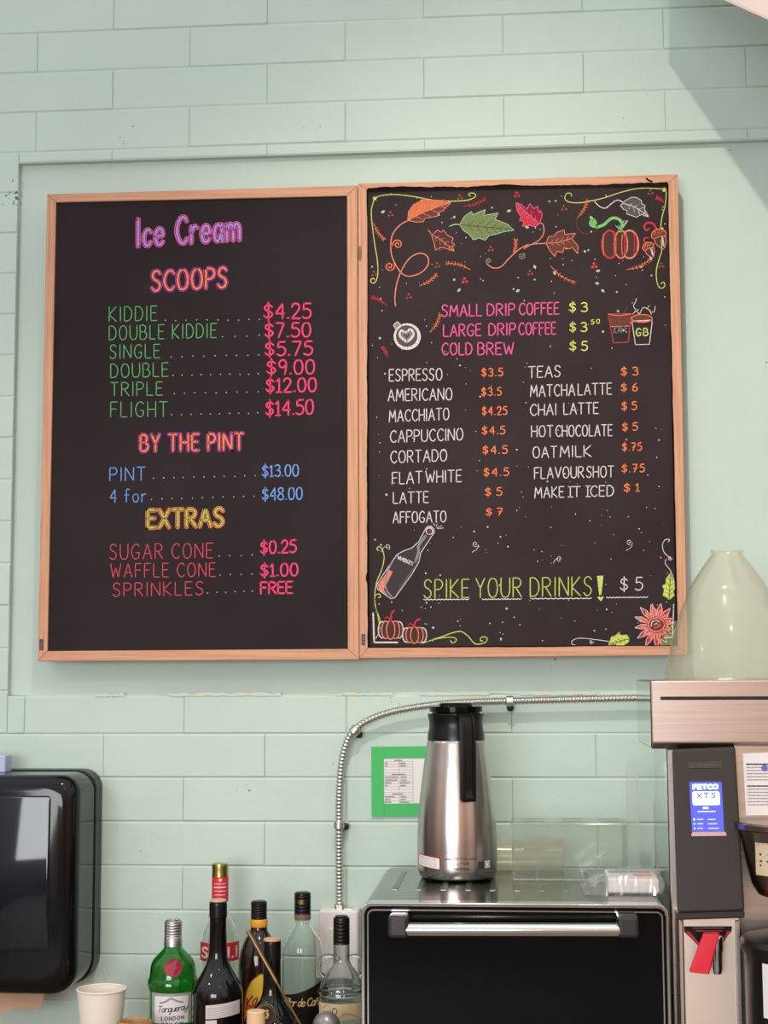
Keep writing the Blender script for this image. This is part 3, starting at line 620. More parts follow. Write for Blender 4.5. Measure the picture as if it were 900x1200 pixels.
for P, m in ((v3((120, 265), (170, 342)), K_orange), (v3((605, 497), (490, 465)), K_orange), (v3((350, 578), (432, 525)), K_orange), (v3((572, 178), (675, 145)), K_red), (v5((185, 78), (115, 38)), K_red), (v4((5, 422), (18, 350)), K_orange),
             (v4((325, 240), (378, 152)), K_orange), (v4((195, 480), (310, 560)), K_orange), (v4((575, 497), (687, 452)), K_orange), (v5((402, 212), (452, 125)), K_orange), (v5((190, 340), (165, 290)), K_red), (v4((765, 160), (728, 138)), K_red)): sprig(P, m, 4)
def berries(p, m):
    ik = Ink(PL)
    for a in (.4, 2.5, 4.6): ik.disc(p[0]+2.5*math.cos(a), p[1]+2.5*math.sin(a), 1.75, m, 1, 10); ik.disc(p[0]+2.5*math.cos(a)-.4, p[1]+2.5*math.sin(a)-.5, .5, K_salmon, 2, 6)
    ik.build('berry_drawing', RB)
for p, m in [(q, K_brown) for q in v3((205, 220), (708, 395), (440, 478), (122, 520), (297, 633), (553, 135))] + [(q, K_red) for q in v3((840, 122), (577, 553))] + [(q, K_brown) for q in v4((262, 190), (697, 110), (92, 515), (750, 478))] + [(q, K_red) for q in v4((25, 122), (413, 478))]: berries(p, m)
def f(ik):
    cx, cy = v5((288, 233))[0]
    q = v5((218, 175), (240, 158), (262, 182), (240, 208)); ik.poly(q, K_grey, 1); ik.line(q+[q[0]], 1, K_white, 2)
    ik.disc(cx, cy, 16, K_white, 2, 28, 15.6); ik.disc(cx-.6, cy-.6, 12.6, K_brown, 3, 26); ik.disc(cx-.6, cy-.6, 11.2, K_dgrey, 4, 26)
    for s, m in ((1.0, K_white), (.62, K_grey)): ik.curve([(cx-.5+x*s, cy-.5+y*s) for x, y in ((0, 7), (-8, 0), (-6.5, -6.5), (-1, -4), (4, -8), (8, -3), (5, 3), (0, 7))], 2.0*s+.6, m, 5)
inkpart('coffee_cup_drawing', f, 'drawing of a white coffee cup seen from above with heart foam')
def f(ik):
    q = v6((483, 120), (597, 118), (585, 262), (510, 265)); ik.poly(v6((490, 125), (592, 122), (588, 180), (497, 182)), K_brown, 1); ik.line(q+[q[0]], 1.1, K_red, 2)
    ik.curve(v6((483, 120), (540, 128), (597, 118)), .9, K_salmon, 3); ik.line(v6((497, 183), (588, 181)), .8, K_salmon, 3)
    a, b = v6((512, 218), (580, 208)); ik.text('KAFE', *a, *b, 7, .8, K_grey, 3); ik.line(v6((560, 115), (580, 90)), .9, K_dgrey, 1)
inkpart('paper_cup_drawing', f, 'drawing of a red outlined cup')
def f(ik):
    q = v6((602, 155), (705, 150), (690, 272), (620, 274)); ik.line(q+[q[0]], .9, K_white, 2); e = v6(*[(652+52*math.cos(k*math.pi/10), 142+20*math.sin(k*math.pi/10)) for k in range(20)])
    ik.poly(e, K_brown, 1); ik.line(e+[e[0]], 1.0, K_orange, 2); ik.line(v6((603, 158), (704, 154)), 1.2, K_orange, 2)
    a, b = v6((623, 230), (683, 228)); ik.text('GB', *a, *b, 8.6, 1.5, K_lime, 3, gap=.3)
    ik.curve(v6((605, 120), (625, 105), (640, 118), (660, 88), (690, 100), (700, 122)), .8, K_white, 2); ik.curve(v6((622, 100), (610, 80), (620, 60), (625, 40)), .7, K_white, 2); ik.curve(v6((690, 105), (712, 110), (720, 80)), .7, K_white, 2); ik.line(v6((675, 95), (690, 78)), .7, K_white, 2)
inkpart('paper_cup_drawing', f, 'drawing of a white outlined steaming cup lettered GB')
def f(ik):
    q = v6  # noqa
    o_ = vb1((376, 92), (388, 74), (404, 70), (424, 84), (424, 102), (356, 205), (347, 250), (312, 312), (228, 428), (208, 437), (140, 388), (134, 366), (170, 310), (236, 215), (268, 196), (312, 180), (345, 150))
    ik.poly(o_, chalk('bottle_shade', (70, 60, 64)), 1); ik.line(o_+[o_[0]], .9, K_white, 3)
    ik.curve(vb1((380, 120), (345, 170), (345, 200), (330, 250)), 3, K_grey, 2); ik.poly(vb1((140, 368), (195, 290), (215, 300), (170, 390), (190, 420), (145, 388)), K_salmon, 2); ik.curve(vb1((215, 245), (185, 310), (180, 380), (210, 425)), 1.8, K_grey, 3); ik.line(vb1((325, 275), (235, 410)), 2.2, K_dgrey, 2)
    ik.disc(*vb1((400, 95))[0], 4.6, K_white, 3, 14); ik.disc(*vb1((399, 97))[0], 3.4, K_brown, 4, 14); a, b = vb1((240, 236), (318, 270)); ik.text('WHISKEY', *a, *b, 4.2, .9, K_white, 4)
    for x, y, x2, y2 in ((425, 68, 420, 56), (432, 72, 440, 60), (436, 80, 462, 68), (440, 84, 470, 80)): ik.line(vb1((x, y), (x2, y2)), .7, K_white, 2)
inkpart('bottle_drawing', f, 'drawing of a tilted whiskey bottle')
def pump(c, rx, ry, stem):
    def f(ik):
        cx, cy = c
        for k, a in enumerate((-.72, .72, -.42, .42, 0)):
            e = vb1(*[(cx+rx*a+rx*.36*math.cos(q*math.pi/10), cy+ry*(1-.18*abs(a))*math.sin(q*math.pi/10)) for q in range(20)])
            ik.poly(e, K_dbrown, 1+k); ik.line(e+[e[0]], 1.2, K_white if k < 2 else K_salmon, 1+k+.5)
        ik.curve(vb1(*stem), 2.2, K_red, 7); ik.curve(vb1((stem[0][0], stem[0][1]), (stem[0][0]-18, stem[0][1]-18), (stem[0][0]-30, stem[0][1]-8)), 1.2, K_red, 7)
    inkpart('pumpkin_drawing', f, 'small striped pumpkin drawing')
pump((205, 592), 58, 48, [(206, 545), (208, 515), (222, 495)]); pump((325, 618), 56, 42, [(322, 578), (330, 550), (352, 538)])
def f(ik):
    ik.curve(vb1((148, 192), (138, 190), (138, 178), (150, 174), (164, 192), (172, 230), (160, 290), (135, 350), (125, 420), (130, 480), (150, 540), (148, 600), (130, 635)), 1.0, K_lime); ik.curve(vb1((125, 460), (128, 420), (148, 412), (154, 426), (142, 430)), .9, K_lime); ik.curve(vb1((130, 480), (140, 520), (147, 560)), 1.0, K_ygreen)
    ik.curve(vb1((360, 660), (450, 630), (545, 600), (590, 620), (630, 662), (680, 655), (688, 632), (662, 628), (655, 645), (668, 648)), 1.1, K_lime); ik.curve(vb1((390, 650), (460, 632), (520, 630), (535, 645), (515, 658), (505, 645)), 1.0, K_lime)
    ik.line(vb1((117, 508), (122, 655), (240, 655)), 1.9, K_white, 2)
inkpart('corner_flourish', f, 'yellow and white flourish in the lower left corner')
def f(ik):
    cx, cy = vb2((725, 437))[0]
    for lay, n, r0, m, me, ph in ((1, 13, 22.5, K_red, K_white, .1), (3, 12, 19, K_salmon, K_salmon, .34)):
        for k in range(n):
            a = ph+2*math.pi*k/n; sq = 1.0
            if -0.75 < a-2*math.pi*(a > math.pi) < .75 and math.cos(a) > .5: r = 19.5
            else: r = r0*rnd.uniform(1.05, 1.3)
            ca, sa = math.cos(a), math.sin(a); Q = lambda u, v: (cx+ca*u-sa*v, cy+(sa*u+ca*v)*sq)
            p = [Q(7, 0), Q(11, -1.9), Q(r*.7, -2.9), Q(r, 0), Q(r*.7, 2.9), Q(11, 1.9)]; ik.poly(p, m, lay); ik.line(p+[p[0]], .7, me, lay+1); ik.line([Q(9, 0), Q(r*.75, 0)], .6, K_crim, lay+1)
    ik.disc(cx, cy, 11, K_crim, 6, 20, 9.6); ik.curve([(cx+9.5*math.cos(k*.5), cy+8*math.sin(k*.5)) for k in range(13)], 1.6, K_salmon, 7); ik.disc(cx, cy, 6.5, K_brown, 7, 14)
    ik.curve([(cx-6, cy+2), (cx-5, cy-3), (cx, cy-5), (cx+4, cy-3)], 1.0, K_white, 8); ik.curve([(cx-2, cy+4), (cx+3, cy+2), (cx+5, cy-1)], 1.0, K_salmon, 8); ik.curve([(cx-2.5, cy+.5), (cx, cy-1.5), (cx+1.5, cy)], .8, K_white, 8)
inkpart('sunflower_drawing', f, 'large salmon sunflower drawing in the lower right corner')
leafd(vb2((795, 180), (812, 225), (818, 255), (808, 270), (815, 290), (790, 312), (778, 300), (758, 290), (765, 262), (755, 240), (772, 235), (775, 205)), vb2((790, 310), (792, 260), (795, 185)), K_lime, K_ygreen, label='lime green leaf drawing above the sunflower', vein_m=K_dgreen)
leafd(vb2((588, 505), (575, 488), (550, 492), (535, 480), (515, 495), (500, 498), (485, 540), (520, 535), (535, 548), (562, 540), (585, 525)), vb2((585, 510), (540, 520), (490, 538)), K_lime, K_ygreen, label='lime green leaf drawing left of the sunflower', vein_m=K_dgreen)
leafd(vb2((745, 490), (770, 450), (800, 430), (828, 420), (832, 440), (815, 470), (812, 500), (800, 540), (770, 545), (748, 540)), vb2((745, 500), (785, 480), (825, 430)), K_leaf, K_lime, label='green leaf drawing right of the sunflower', vein_m=K_dgreen)
def f(ik):
    ik.line(vb2((812, 335), (806, 500), (760, 505)), 1.1, K_white, 12)
    ik.curve(vb2((318, 538), (302, 535), (303, 518), (340, 505), (420, 512), (490, 522)), .8, K_white); ik.spiral(*vb2((398, 523))[0], 2.4, K_white, .7, 1.2); ik.curve(vb2((785, 22), (790, 10), (768, 12), (755, 40), (765, 75), (792, 100)), .8, K_white); ik.spiral(*vb2((793, 103))[0], 2.6, K_white, .8, 1.3)
    ik.curve(vb2((775, 108), (770, 130), (795, 165), (812, 210), (816, 260)), .8, K_white)
inkpart('corner_flourish', f, 'thin white flourish round the sunflower')
def f(ik):
    for V, x, y, d in ((vb1, 630, 160, 1), (vb1, 188, 175, -1), (vb2, 238, 105, 1), (vb2, 590, 22, 1)):
        p, = V((x, y)); ik.spiral(*p, 3.4, K_white, .7, 1.2, 1.2, d); ik.curve([(p[0]+3.3, p[1]+1), (p[0]+2, p[1]+6), (p[0]-4, p[1]+10)] if V is vb1 and d > 0 or y == 22 else [(p[0]-3.3, p[1]), (p[0]-6, p[1]+3), (p[0]-7, p[1]+6)], .6, K_white)
inkpart('curl_drawing', f)
sp = Ink(PL)
r2 = random.Random(21)
for k in range(400):
    x, y = r2.uniform(435, 783), r2.uniform(225, 752)
    if ((514 < x < 692 and 354 < y < 418) or (452 < x < 545 and 430 < y < 615) or (617 < x < 758 and 426 < y < 586) or (562 < x < 598 and 430 < y < 606) or (494 < x < 756 and 674 < y < 706)) and r2.random() < .8: continue
    m = r2.choice([K_white]*9+[K_pale, K_pale, K_orange])
    if y < 345 and r2.random() < .25: x2 = x; a = r2.uniform(0, 3); sp.poly([(x+2.8*math.cos(a+q*math.pi/4)*math.cos(0)*(1 if q % 4 == 0 else .6), y+2.8*math.sin(a+q*math.pi/4)*(1 if q % 4 == 0 else .6)) for q in range(8)], K_pale, .4)
    else: sp.disc(x, y, r2.choice([.4, .5, .6, .75, 1.0]) * (1.5 if m is K_pale else 1), m, .4, 7)
o = sp.build('paint_speckle', RB, 'white, pale green and orange paint dots over the whole panel'); o['kind'] = 'stuff'
# black paint run over the inner edge of the frame
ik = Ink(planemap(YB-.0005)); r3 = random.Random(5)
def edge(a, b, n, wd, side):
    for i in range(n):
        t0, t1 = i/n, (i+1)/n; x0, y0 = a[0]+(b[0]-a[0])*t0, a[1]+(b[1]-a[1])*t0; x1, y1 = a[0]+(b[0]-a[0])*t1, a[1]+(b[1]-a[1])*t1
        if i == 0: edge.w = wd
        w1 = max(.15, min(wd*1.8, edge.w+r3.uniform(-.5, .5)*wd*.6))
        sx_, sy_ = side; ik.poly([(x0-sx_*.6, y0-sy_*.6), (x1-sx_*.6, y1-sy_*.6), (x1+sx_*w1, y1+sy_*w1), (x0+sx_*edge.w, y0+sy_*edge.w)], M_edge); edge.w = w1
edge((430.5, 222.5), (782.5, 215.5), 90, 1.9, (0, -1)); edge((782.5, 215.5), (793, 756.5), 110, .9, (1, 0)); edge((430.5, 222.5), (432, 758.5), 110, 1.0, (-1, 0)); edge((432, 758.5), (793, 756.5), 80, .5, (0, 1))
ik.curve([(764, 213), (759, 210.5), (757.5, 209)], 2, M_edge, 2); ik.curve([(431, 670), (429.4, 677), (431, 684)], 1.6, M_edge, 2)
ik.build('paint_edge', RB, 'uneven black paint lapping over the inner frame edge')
ik = Ink(planemap(YB-.0005)); ik.disc(421.8, 297, 2.2, M_knot, 1, 12, 9); ik.build('wood_knot', RB, 'dark knot in the left rail')

# ================================================================== WALL FITTINGS
YC = -.036
path = crom([(398, 1064), (397.5, 1020), (397.2, 968), (397.8, 925), (401, 890), (408, 866), (418, 853), (433, 843.5), (460, 834), (500, 827), (545, 823.2), (600, 821.5), (660, 820), (720, 818.6), (790, 817.2)], 24)
dens = [Vector(at(x, y, YC)) for x, y in path]
acc = [0]
for a, b in zip(dens, dens[1:]): acc.append(acc[-1]+(b-a).length)
PER = .0085; n = int(acc[-1]/PER*6); pts = []; rad = []; j = 0
for i in range(n+1):
    s_ = acc[-1]*i/n
    while j < len(acc)-2 and acc[j+1] < s_: j += 1
    t_ = (s_-acc[j])/(acc[j+1]-acc[j]); pts.append(dens[j].lerp(dens[j+1], t_)); rad.append(.0078+.0011*math.sin(2*math.pi*i/6))
cd_ = thing('metal_conduit', at(398, 1064, YC), 'ribbed metal conduit bending along the wall from socket box to coffee brewer', 'conduit')
b = MB(); b.tube(pts, rad, M_conduit, 12); b.build('flexible_hose', cd_, sharp=80)
for (x, y), tg, sx_ in (((416, 856), (1, 1.15), (5.5, 4.5)), ((397.3, 967), (0, 1), (8.5, .5)), ((597.5, 821.6), (1, 0), (.5, 7.5))):
    c = at(x, y, YC); d = (at(x+tg[0]*4, y-tg[1]*4, YC)-c).normalized()
    b = MB(); b.tube([c-d*.008, c+d*.008], .0125, M_conduit, 14); e = at(x+sx_[0], y+sx_[1], 0); e0 = Vector((c.x, -.02, c.z))
    ax = (e-Vector((c.x, 0, c.z))); b.box((min(c.x, e.x)-.006, -.012, min(c.z, e.z)-.006), (max(c.x, e.x)+.006, .004, max(c.z, e.z)+.006), M_conduit)
    b.tube([c, (c.x, 0, c.z)], .009, M_conduit, 8)
    st_ = b.build('strap_clamp', cd_, .001)
    b = MB(); b.tube([(e.x, .006, e.z), (e.x, -.022, e.z)], .0075, mat('black_screw', (32, 30, 28), .5), 10); b.ball((e.x, -.022, e.z), .0085, MATS['black_screw'], 10, 6, (1, .6, 1)); b.build('screw', st_)
b = MB(); c = at(398, 1063, YC); b.tube([c+Vector((0, 0, .006)), c-Vector((0, 0, .012))], .0125, M_conduit, 6); b.tube([c-Vector((.02, 0, .006)), c+Vector((.03, 0, -.006))], .005, M_conduit, 8); b.build('box_connector', cd_)

# socket box
sb = thing('outlet_box', at(398, 1145, 0), 'pink-white wall outlet box on the block wall at the foot of the conduit', 'outlet')
p0, p1 = at(373.5, 1148, -.055), at(420, 1066, -.055)
b = MB(); b.box((p0.x, -.055, p0.z), (p1.x, .002, p1.z-.002), M_white); b.build('box', sb, .006, 3)
q0, q1 = at(386, 1122, -.057), at(399, 1088, -.057)
b = MB(); b.box((q0.x, -.059, q0.z), (q1.x, -.053, q1.z), M_white); b.build('rocker', sb, .002)

# taped notice
no = thing('taped_notice', at(490, 957, 0), 'small printed table notice fixed to the wall with green tape', 'notice')
PN = lambda x, y, off: at(x, y, -.0075-off)
b = MB(); b.prism([at(*p, -.0062) for p in ((446, 886), (532, 885), (532, 944), (446, 945))], (0, -.0004, 0), M_paper); pp = b.build('paper', no)
ik = Ink(PN)
for y in (892.3, 895.5, 898.6, 902, 905.3, 908.6, 912, 915.6, 918.4, 921.8, 925, 928.4, 931.6, 934.8, 938.5): ik.line([(450, y), (483.7, y-.1)], .28, M_ink, 1)
for x in (467.5, 483.8): ik.line([(x, 890), (x+.4, 941)], .3, M_ink, 1)
for y, a in ((891, ((462, 471),)), (894.2, ((451.5, 454), (468.5, 475))), (897.2, ((451.5, 453.5), (469, 475))), (907.4, ((459, 475),)), (910.6, ((451.5, 466), (470, 476))), (914, ((451.5, 465), (470, 476))), (917.2, ((451.5, 458), (469.5, 479.5))), (920.4, ((451.5, 454), (469.5, 475))), (930.4, ((460, 472),)), (933.6, ((451.5, 462), (470, 476))), (936.8, ((451.5, 457), (469.5, 475))), (940, ((451, 458), (469, 479)))):
    for x0, x1 in a: ik.line([(x0, y), (x1, y)], 1.1, M_ink, 1)
ik.build('printed_table', pp)
for a in (((435, 875), (449.5, 875), (450.2, 957), (435.5, 957)), ((435.5, 875.2), (545, 874), (545, 888), (449, 889)), ((436, 942), (545, 940.5), (545, 956), (436, 957)), ((530, 875), (545, 875), (545, 956), (530, 956))):
    yt_ = -.0084 if a[1][0] < 460 else (-.0072 if a[0][0] < 500 else -.0078); b = MB(); b.prism([at(x, y, yt_) for x, y in a], (0, -.0003, 0), M_green_tape); b.build('tape_strip', no)

# paper towel dispenser
def rrect(x0, x1, z0, z1, r, n=8, rb=None):
    rb = rb or r; out = []
    for cx, cz, rr, a0 in ((x1-r, z1-r, r, 0), (x0+r, z1-r, r, .5), (x0+rb, z0+rb, rb, 1), (x1-rb, z0+rb, rb, 1.5)):
        out += [(cx+rr*math.cos((a0+.5*k/n)*math.pi), cz+rr*math.sin((a0+.5*k/n)*math.pi)) for k in range(n+1)]
    return out
X1 = at(118.5, 1000, -.005).x; Z1 = at(60, 901, -.02).z; Z0 = at(60, 1156, -.08).z; X0 = X1-.37
pd = thing('towel_dispenser', ((X0+X1)/2, -.1, Z0), 'glossy black smoked paper towel dispenser on the wall at left', 'dispenser')
def shell(b, rings, m):
    R = [b.add([(x, y, z) for x, z in rg]) for rg, y in rings]; n = len(R[0])
    for j in range(len(R)-1):
        for k in range(n): b.face((R[j][k], R[j][(k+1) % n], R[j+1][(k+1) % n], R[j+1][k]), m, True)
    b.face(R[0], m); b.face(R[-1][::-1], m)
b = MB(); shell(b, [(rrect(X0, X1, Z0, Z1, .045, rb=.06), .002), (rrect(X0, X1, Z0, Z1, .045, rb=.06), -.055), (rrect(X0+.004, X1-.004, Z0+.004, Z1-.004, .045, rb=.06), -.06)], M_smoke2); b.build('back_shell', pd)
b = MB(); rg = []
for k in range(9):
    a = k/8*math.pi/2; ins = .04*(1-math.cos(a)); y = -.175-.04*math.sin(a)
    rg.append((rrect(X0+.003+ins, X1-.003-ins, Z0+.003+ins, Z1-.003-ins*.8, .045, rb=.06), y))
shell(b, [(rrect(X0+.003, X1-.003, Z0+.003, Z1-.003, .045, rb=.06), -.061)]+rg, M_smoke); b.build('cover', pd, sharp=60)
b = MB(); wz0, wz1 = Z0+.105, Z1-.048
R = [(rrect(X0+.05, X1-.062, wz0, wz1, .008), -.214), (rrect(X0+.05, X1-.062, wz0, wz1, .008), -.217), (rrect(X0+.053, X1-.065, wz0+.003, wz1-.003, .007), -.218)]
shell(b, R, mat('smoke_window', (18, 18, 26), .05, spec=.55)); b.build('window_panel', pd, sharp=60)
b = MB(); n = 46; xa, xb = X0+.05, at(53, 1160, -.14).x; zt_, zb_ = at(30, 1145, -.14).z, at(30, 1182, -.14).z
def zig(i): return zb_+(.0035 if i % 2 else 0)+.008*(i/n)**6+.004*math.sin(i*.4)
for (y, dy) in ((-.14, .0),):
    a = b.add([(xa+(xb-xa)*i/n, y-.012*math.sin(i/n*3), Z0+.003) for i in range(n+1)]); c = b.add([(xa+(xb-xa)*i/n, y-.02-.012*math.sin(i/n*3), zig(i)) for i in range(n+1)])
    a2 = b.add([(xa+(xb-xa)*i/n, y+.001-.012*math.sin(i/n*3), Z0+.003) for i in range(n+1)]); c2 = b.add([(xa+(xb-xa)*i/n, y-.019-.012*math.sin(i/n*3), zig(i)) for i in range(n+1)])
    for i in range(n): b.face((a[i], a[i+1], c[i+1], c[i]), M_brown_paper, True); b.face((c2[i], c2[i+1], a2[i+1], a2[i]), M_brown_paper, True); b.face((c[i], c[i+1], c2[i+1], c2[i]), M_brown_paper)
tag(b.build('paper_towel', recalc=False), 'torn brown paper towel hanging from the bottom of the black dispenser', 'paper towel')
p0, p1 = at(-22, 901, -.09), at(10.5, 884.5, -.09)
b = MB(); b.box((p0.x, -.115, Z1-.004), (p1.x, -.065, p1.z), M_lav); tag(b.build('soap_packet', bevel=.004, seg=3), 'small lavender packet lying on top of the black dispenser', 'packet')

# ================================================================== OVEN AND THINGS ON IT
RIB = .0015; ZO = 1.300; YF = -.62; YK = -.075
ol = at(423.5, 1062, YF); orr = at(783.5, 1062, YF); XL, XR = ol.x, orr.x
ov = thing('countertop_oven', ((XL+XR)/2, -.34, ZC), 'black glass-door countertop oven with chrome handle under the steel carafe', 'oven')
b = MB(); R1 = rrect(XL, XR, ZC+.02, ZO, .020); shell(b, [(R1, YK), (R1, YF+.035)], M_oventop); b.build('body', ov)
for sx_ in (XL+.04, XR-.08):
    for sy_ in (YF+.08, YK-.08): b = MB(); b.lathe([(0, ZC), (.018, ZC), (.02, ZC+.005), (.016, ZC+.022), (0, ZC+.022)], (sx_+.02, sy_), M_blackp, 16); b.build('foot', ov)
def ringmesh(b, o_, i_, y0, y1, m):
    A = b.add([(x, y1, z) for x, z in o_]); B = b.add([(x, y1, z) for x, z in i_]); C_ = b.add([(x, y0, z) for x, z in o_]); D_ = b.add([(x, y0, z) for x, z in i_]); n = len(A)
    for k in range(n):
        q = (k+1) % n; b.face((A[k], A[q], B[q], B[k]), m); b.face((A[k], C_[k], C_[q], A[q]), m, True); b.face((B[k], B[q], D_[q], D_[k]), m, True); b.face((C_[k], D_[k], D_[q], C_[q]), m)
b = MB(); ringmesh(b, rrect(XL-.001, XR+.001, ZC+.019, ZO+.001, .021), rrect(XL+.006, XR-.006, ZC+.027, ZO-.006, .015), YF+.04, YF+.004, M_chrome); b.build('front_trim', ov, .0015)
b = MB(); shell(b, [(rrect(XL+.006, XR-.006, ZC+.027, ZO-.007, .015), YF+.03), (rrect(XL+.006, XR-.006, ZC+.027, ZO-.007, .015), YF+.006)], M_blackg); dr = b.build('door', ov, label='glossy black glass oven door')
b = MB(); ringmesh(b, rrect(XL+.011, XR-.011, ZC+.032, ZO-.012, .012), rrect(XL+.0135, XR-.0135, ZC+.0345, ZO-.0145, .010), YF+.01, YF+.003, M_chrome); b.build('door_trim', dr)
yh = YF-.038; h0, h1 = at(470, 1089.5, yh), at(733, 1090, yh); r_ = 8.2*pxs(yh)
b = MB(); b.tube([h0, h1], r_, M_chrome, 24); b.build('handle_bar', dr, label='polished chrome handle bar')
for x0, x1 in ((455, 479), (723.5, 748)):
    p, q = at(x0, 1098.5, yh), at(x1, 1072.5, yh); b = MB(); b.box((p.x, yh-.014, p.z), (q.x, YF+.007, q.z), mat('bracket_black', (46, 41, 42), .3)); b.build('handle_bracket', dr, .007, 3)
for k in range(11):                                           # raised ribs pressed into the top sheet
    x = XL+.045+k*.0505; b = MB(); b.box((x, -.43, ZO-.001), (x+.012, -.14, ZO+RIB), mat('rib_steel', (124, 124, 118), .28, metal=1.)); b.build('top_rib', ov, .0008)

# carafe
ZB = ZO+RIB+.0002; YCf = -.24; cc = atz(536, 1029, ZO); cx, cyy = cc.x, YCf; s = pxs(YCf, cx)
def prof(cpx, rows, Y, cl=None):
    c = at(cpx, rows[0][0], Y); ss = ((Vector((c.x, Y, c.z))-CAM).dot(CF))/F
    return [(h*ss, at(cpx, y, Y).z) for y, h in rows]
cf = thing('thermal_carafe', (cx, YCf, ZO), 'tall brushed steel thermal coffee carafe with black lid standing on the oven', 'carafe')
body = [(1030.0, 0), (1030.5, 38), (1028.5, 42.5), (1024, 45.2), (1018, 46.6), (1005, 47), (975, 46.6), (940, 44), (906, 39.9), (885, 36.8), (868, 34.3), (866.5, 33.5)]
bp = prof(535, body, YCf); zb = bp[0][1]; bp = [(r, ZB+max(0, (z-zb))*((bp[-1][1]-ZB)/(bp[-1][1]-zb))) for r, z in bp]; bp[1] = (bp[1][0], ZB)
def cs(p, n=5): return [(max(0, a), b) for a, b in crom(p, n)]
b = MB(); b.lathe(bp[:2]+cs(bp[1:-1])[1:]+[bp[-1], (0, bp[-1][1])], (cx, YCf), M_steelv, 72); bd = b.build('body', cf)
pc = prof(533, [(866.5, 33.6), (860, 33.2), (853, 31.6), (846, 31.4), (840, 32.6), (837.2, 33.4), (836.3, 32.8), (836.3, 28)], YCf)
b = MB(); b.lathe([(0, pc[0][1]-.002)]+[(pc[0][0], pc[0][1]-.002)]+pc+[(0, pc[-1][1])], (cx, YCf), M_blackp, 56); b.build('collar', cf)
pc = prof(533, [(836.4, 28), (834.2, 28.2), (833.8, 31), (828.2, 31.2), (827.4, 30.4), (827.0, 20), (824.2, 19.4), (823.6, 18)], YCf)
b = MB(); b.lathe([(0, pc[0][1])]+pc+[(0, pc[-1][1])], (cx, YCf), M_blackg, 56); b.build('lid', cf)
vdir = Vector((cx, YCf+3.6685, 0)).normalized(); rdir = Vector((vdir.y, -vdir.x, 0))
ha = .27; hd = (-vdir*math.cos(ha)+rdir*math.sin(ha)); hs = Vector((-hd.y, hd.x, 0)); cbase = Vector((cx, YCf, 0))
ztop, zbot = at(546, 839.5, YCf-.1).z, at(546, 938, YCf-.1).z
r0 = 31*s; hp = [(r0-.012, ztop-.006), (r0+.012, ztop), (r0+.028, ztop-.004), (r0+.037, ztop-.018), (r0+.040, ztop-.05), (r0+.041, (ztop+zbot)/2), (r0+.039, zbot+.012), (r0+.037, zbot)]
hp = crom([(a, z) for a, z in hp], 5); b = MB(); rings = []
for i, (a, z) in enumerate(hp):
    p = hp[max(i-1, 0)]; q = hp[min(i+1, len(hp)-1)]; t_ = Vector((q[0]-p[0], q[1]-p[1])).normalized(); nn = Vector((-t_.y, t_.x))
    hw = .0172; th = .0065; gv = .35 if .12 < i/(len(hp)-1) < .86 else 1.0
    ring = []
    for u, v_ in ((-1, -1), (-.86, 1), (-.55, 1), (-.45, gv), (.45, gv), (.55, 1), (.86, 1), (1, -1)):
        q2 = Vector((a, z))-Vector((nn.x, nn.y))*th*(-v_)
        ring.append(cbase+hd*q2.x+hs*(u*hw)+Vector((0, 0, q2.y)))
    rings.append(b.add(ring))
for j in range(len(rings)-1):
    for k in range(8): b.face((rings[j][k], rings[j][(k+1) % 8], rings[j+1][(k+1) % 8], rings[j+1][k]), M_blackp, True)
b.face(rings[0], M_blackp); b.face(rings[-1], M_blackp)
b.build('handle', cf)
def cylmap(cpx, c, Y, rfun, extra=0.0006):
    v = Vector((c[0], c[1]-CAM.y, 0)).normalized(); rt = Vector((v.y, -v.x, 0)); s0 = ((Vector((c[0], Y, 1.3))-CAM).dot(CF))/F
    def mp(x, y, off):
        r = rfun(y)+extra+off; z = at(cpx, y, Y-r).z; a = math.asin(max(-1, min(1, (x-cpx)*s0/r*.985)))
        return Vector((c[0], c[1], 0))-v*r*math.cos(a)+rt*r*math.sin(a)+Vector((0, 0, z))
    return mp
rc = lambda y: 47*s
mpc = cylmap(536, (cx, YCf), YCf, rc)
def patch(ik, x0, x1, y0, y1, m, lay=1, n=10, dy=0):
    top = [(x0+(x1-x0)*i/n, y0+dy*i/n) for i in range(n+1)]; bot = [(x0+(x1-x0)*i/n, y1+dy*i/n) for i in range(n+1)]
    for i in range(n): ik.poly([top[i], top[i+1], bot[i+1], bot[i]], m, lay)
ik = Ink(mpc); patch(ik, 490.4, 515.8, 1003.5, 1017.5, M_redink, 1, 12, 2.6); patch(ik, 491, 515.2, 1004.3, 1016.7, M_paper, 2, 12, 2.6)
for k in range(5): ik.line([(492+i*2, 1006+k*2.2+i*.2) for i in range(11)], .4, M_ink, 3)
ik.build('warning_sticker', cf, 'white sticker with red border low on the body')
ik = Ink(mpc)
for i, (t_, x0, x1, y, h) in enumerate((('www.FETCO.com', 521, 558.5, 1008, 2.6), ('2 LITER', 530, 550, 1014, 3), ('THERMAL', 530, 551, 1020, 3))): ik.text(t_, x0, y, x1, y, h, .5, M_dink)
patch(ik, 561.3, 568, 1011, 1019.5, M_dink, 1, 4); patch(ik, 568.2, 574, 1010.6, 1018.6, M_paper, 1, 4); ik.line([(571.2+2.1*math.cos(k*.6), 1014.6+2.7*math.sin(k*.6)) for k in range(12)], .8, M_dink, 2)
ik.build('printed_mark', cf, 'dark printed lettering and square symbols low on the body')

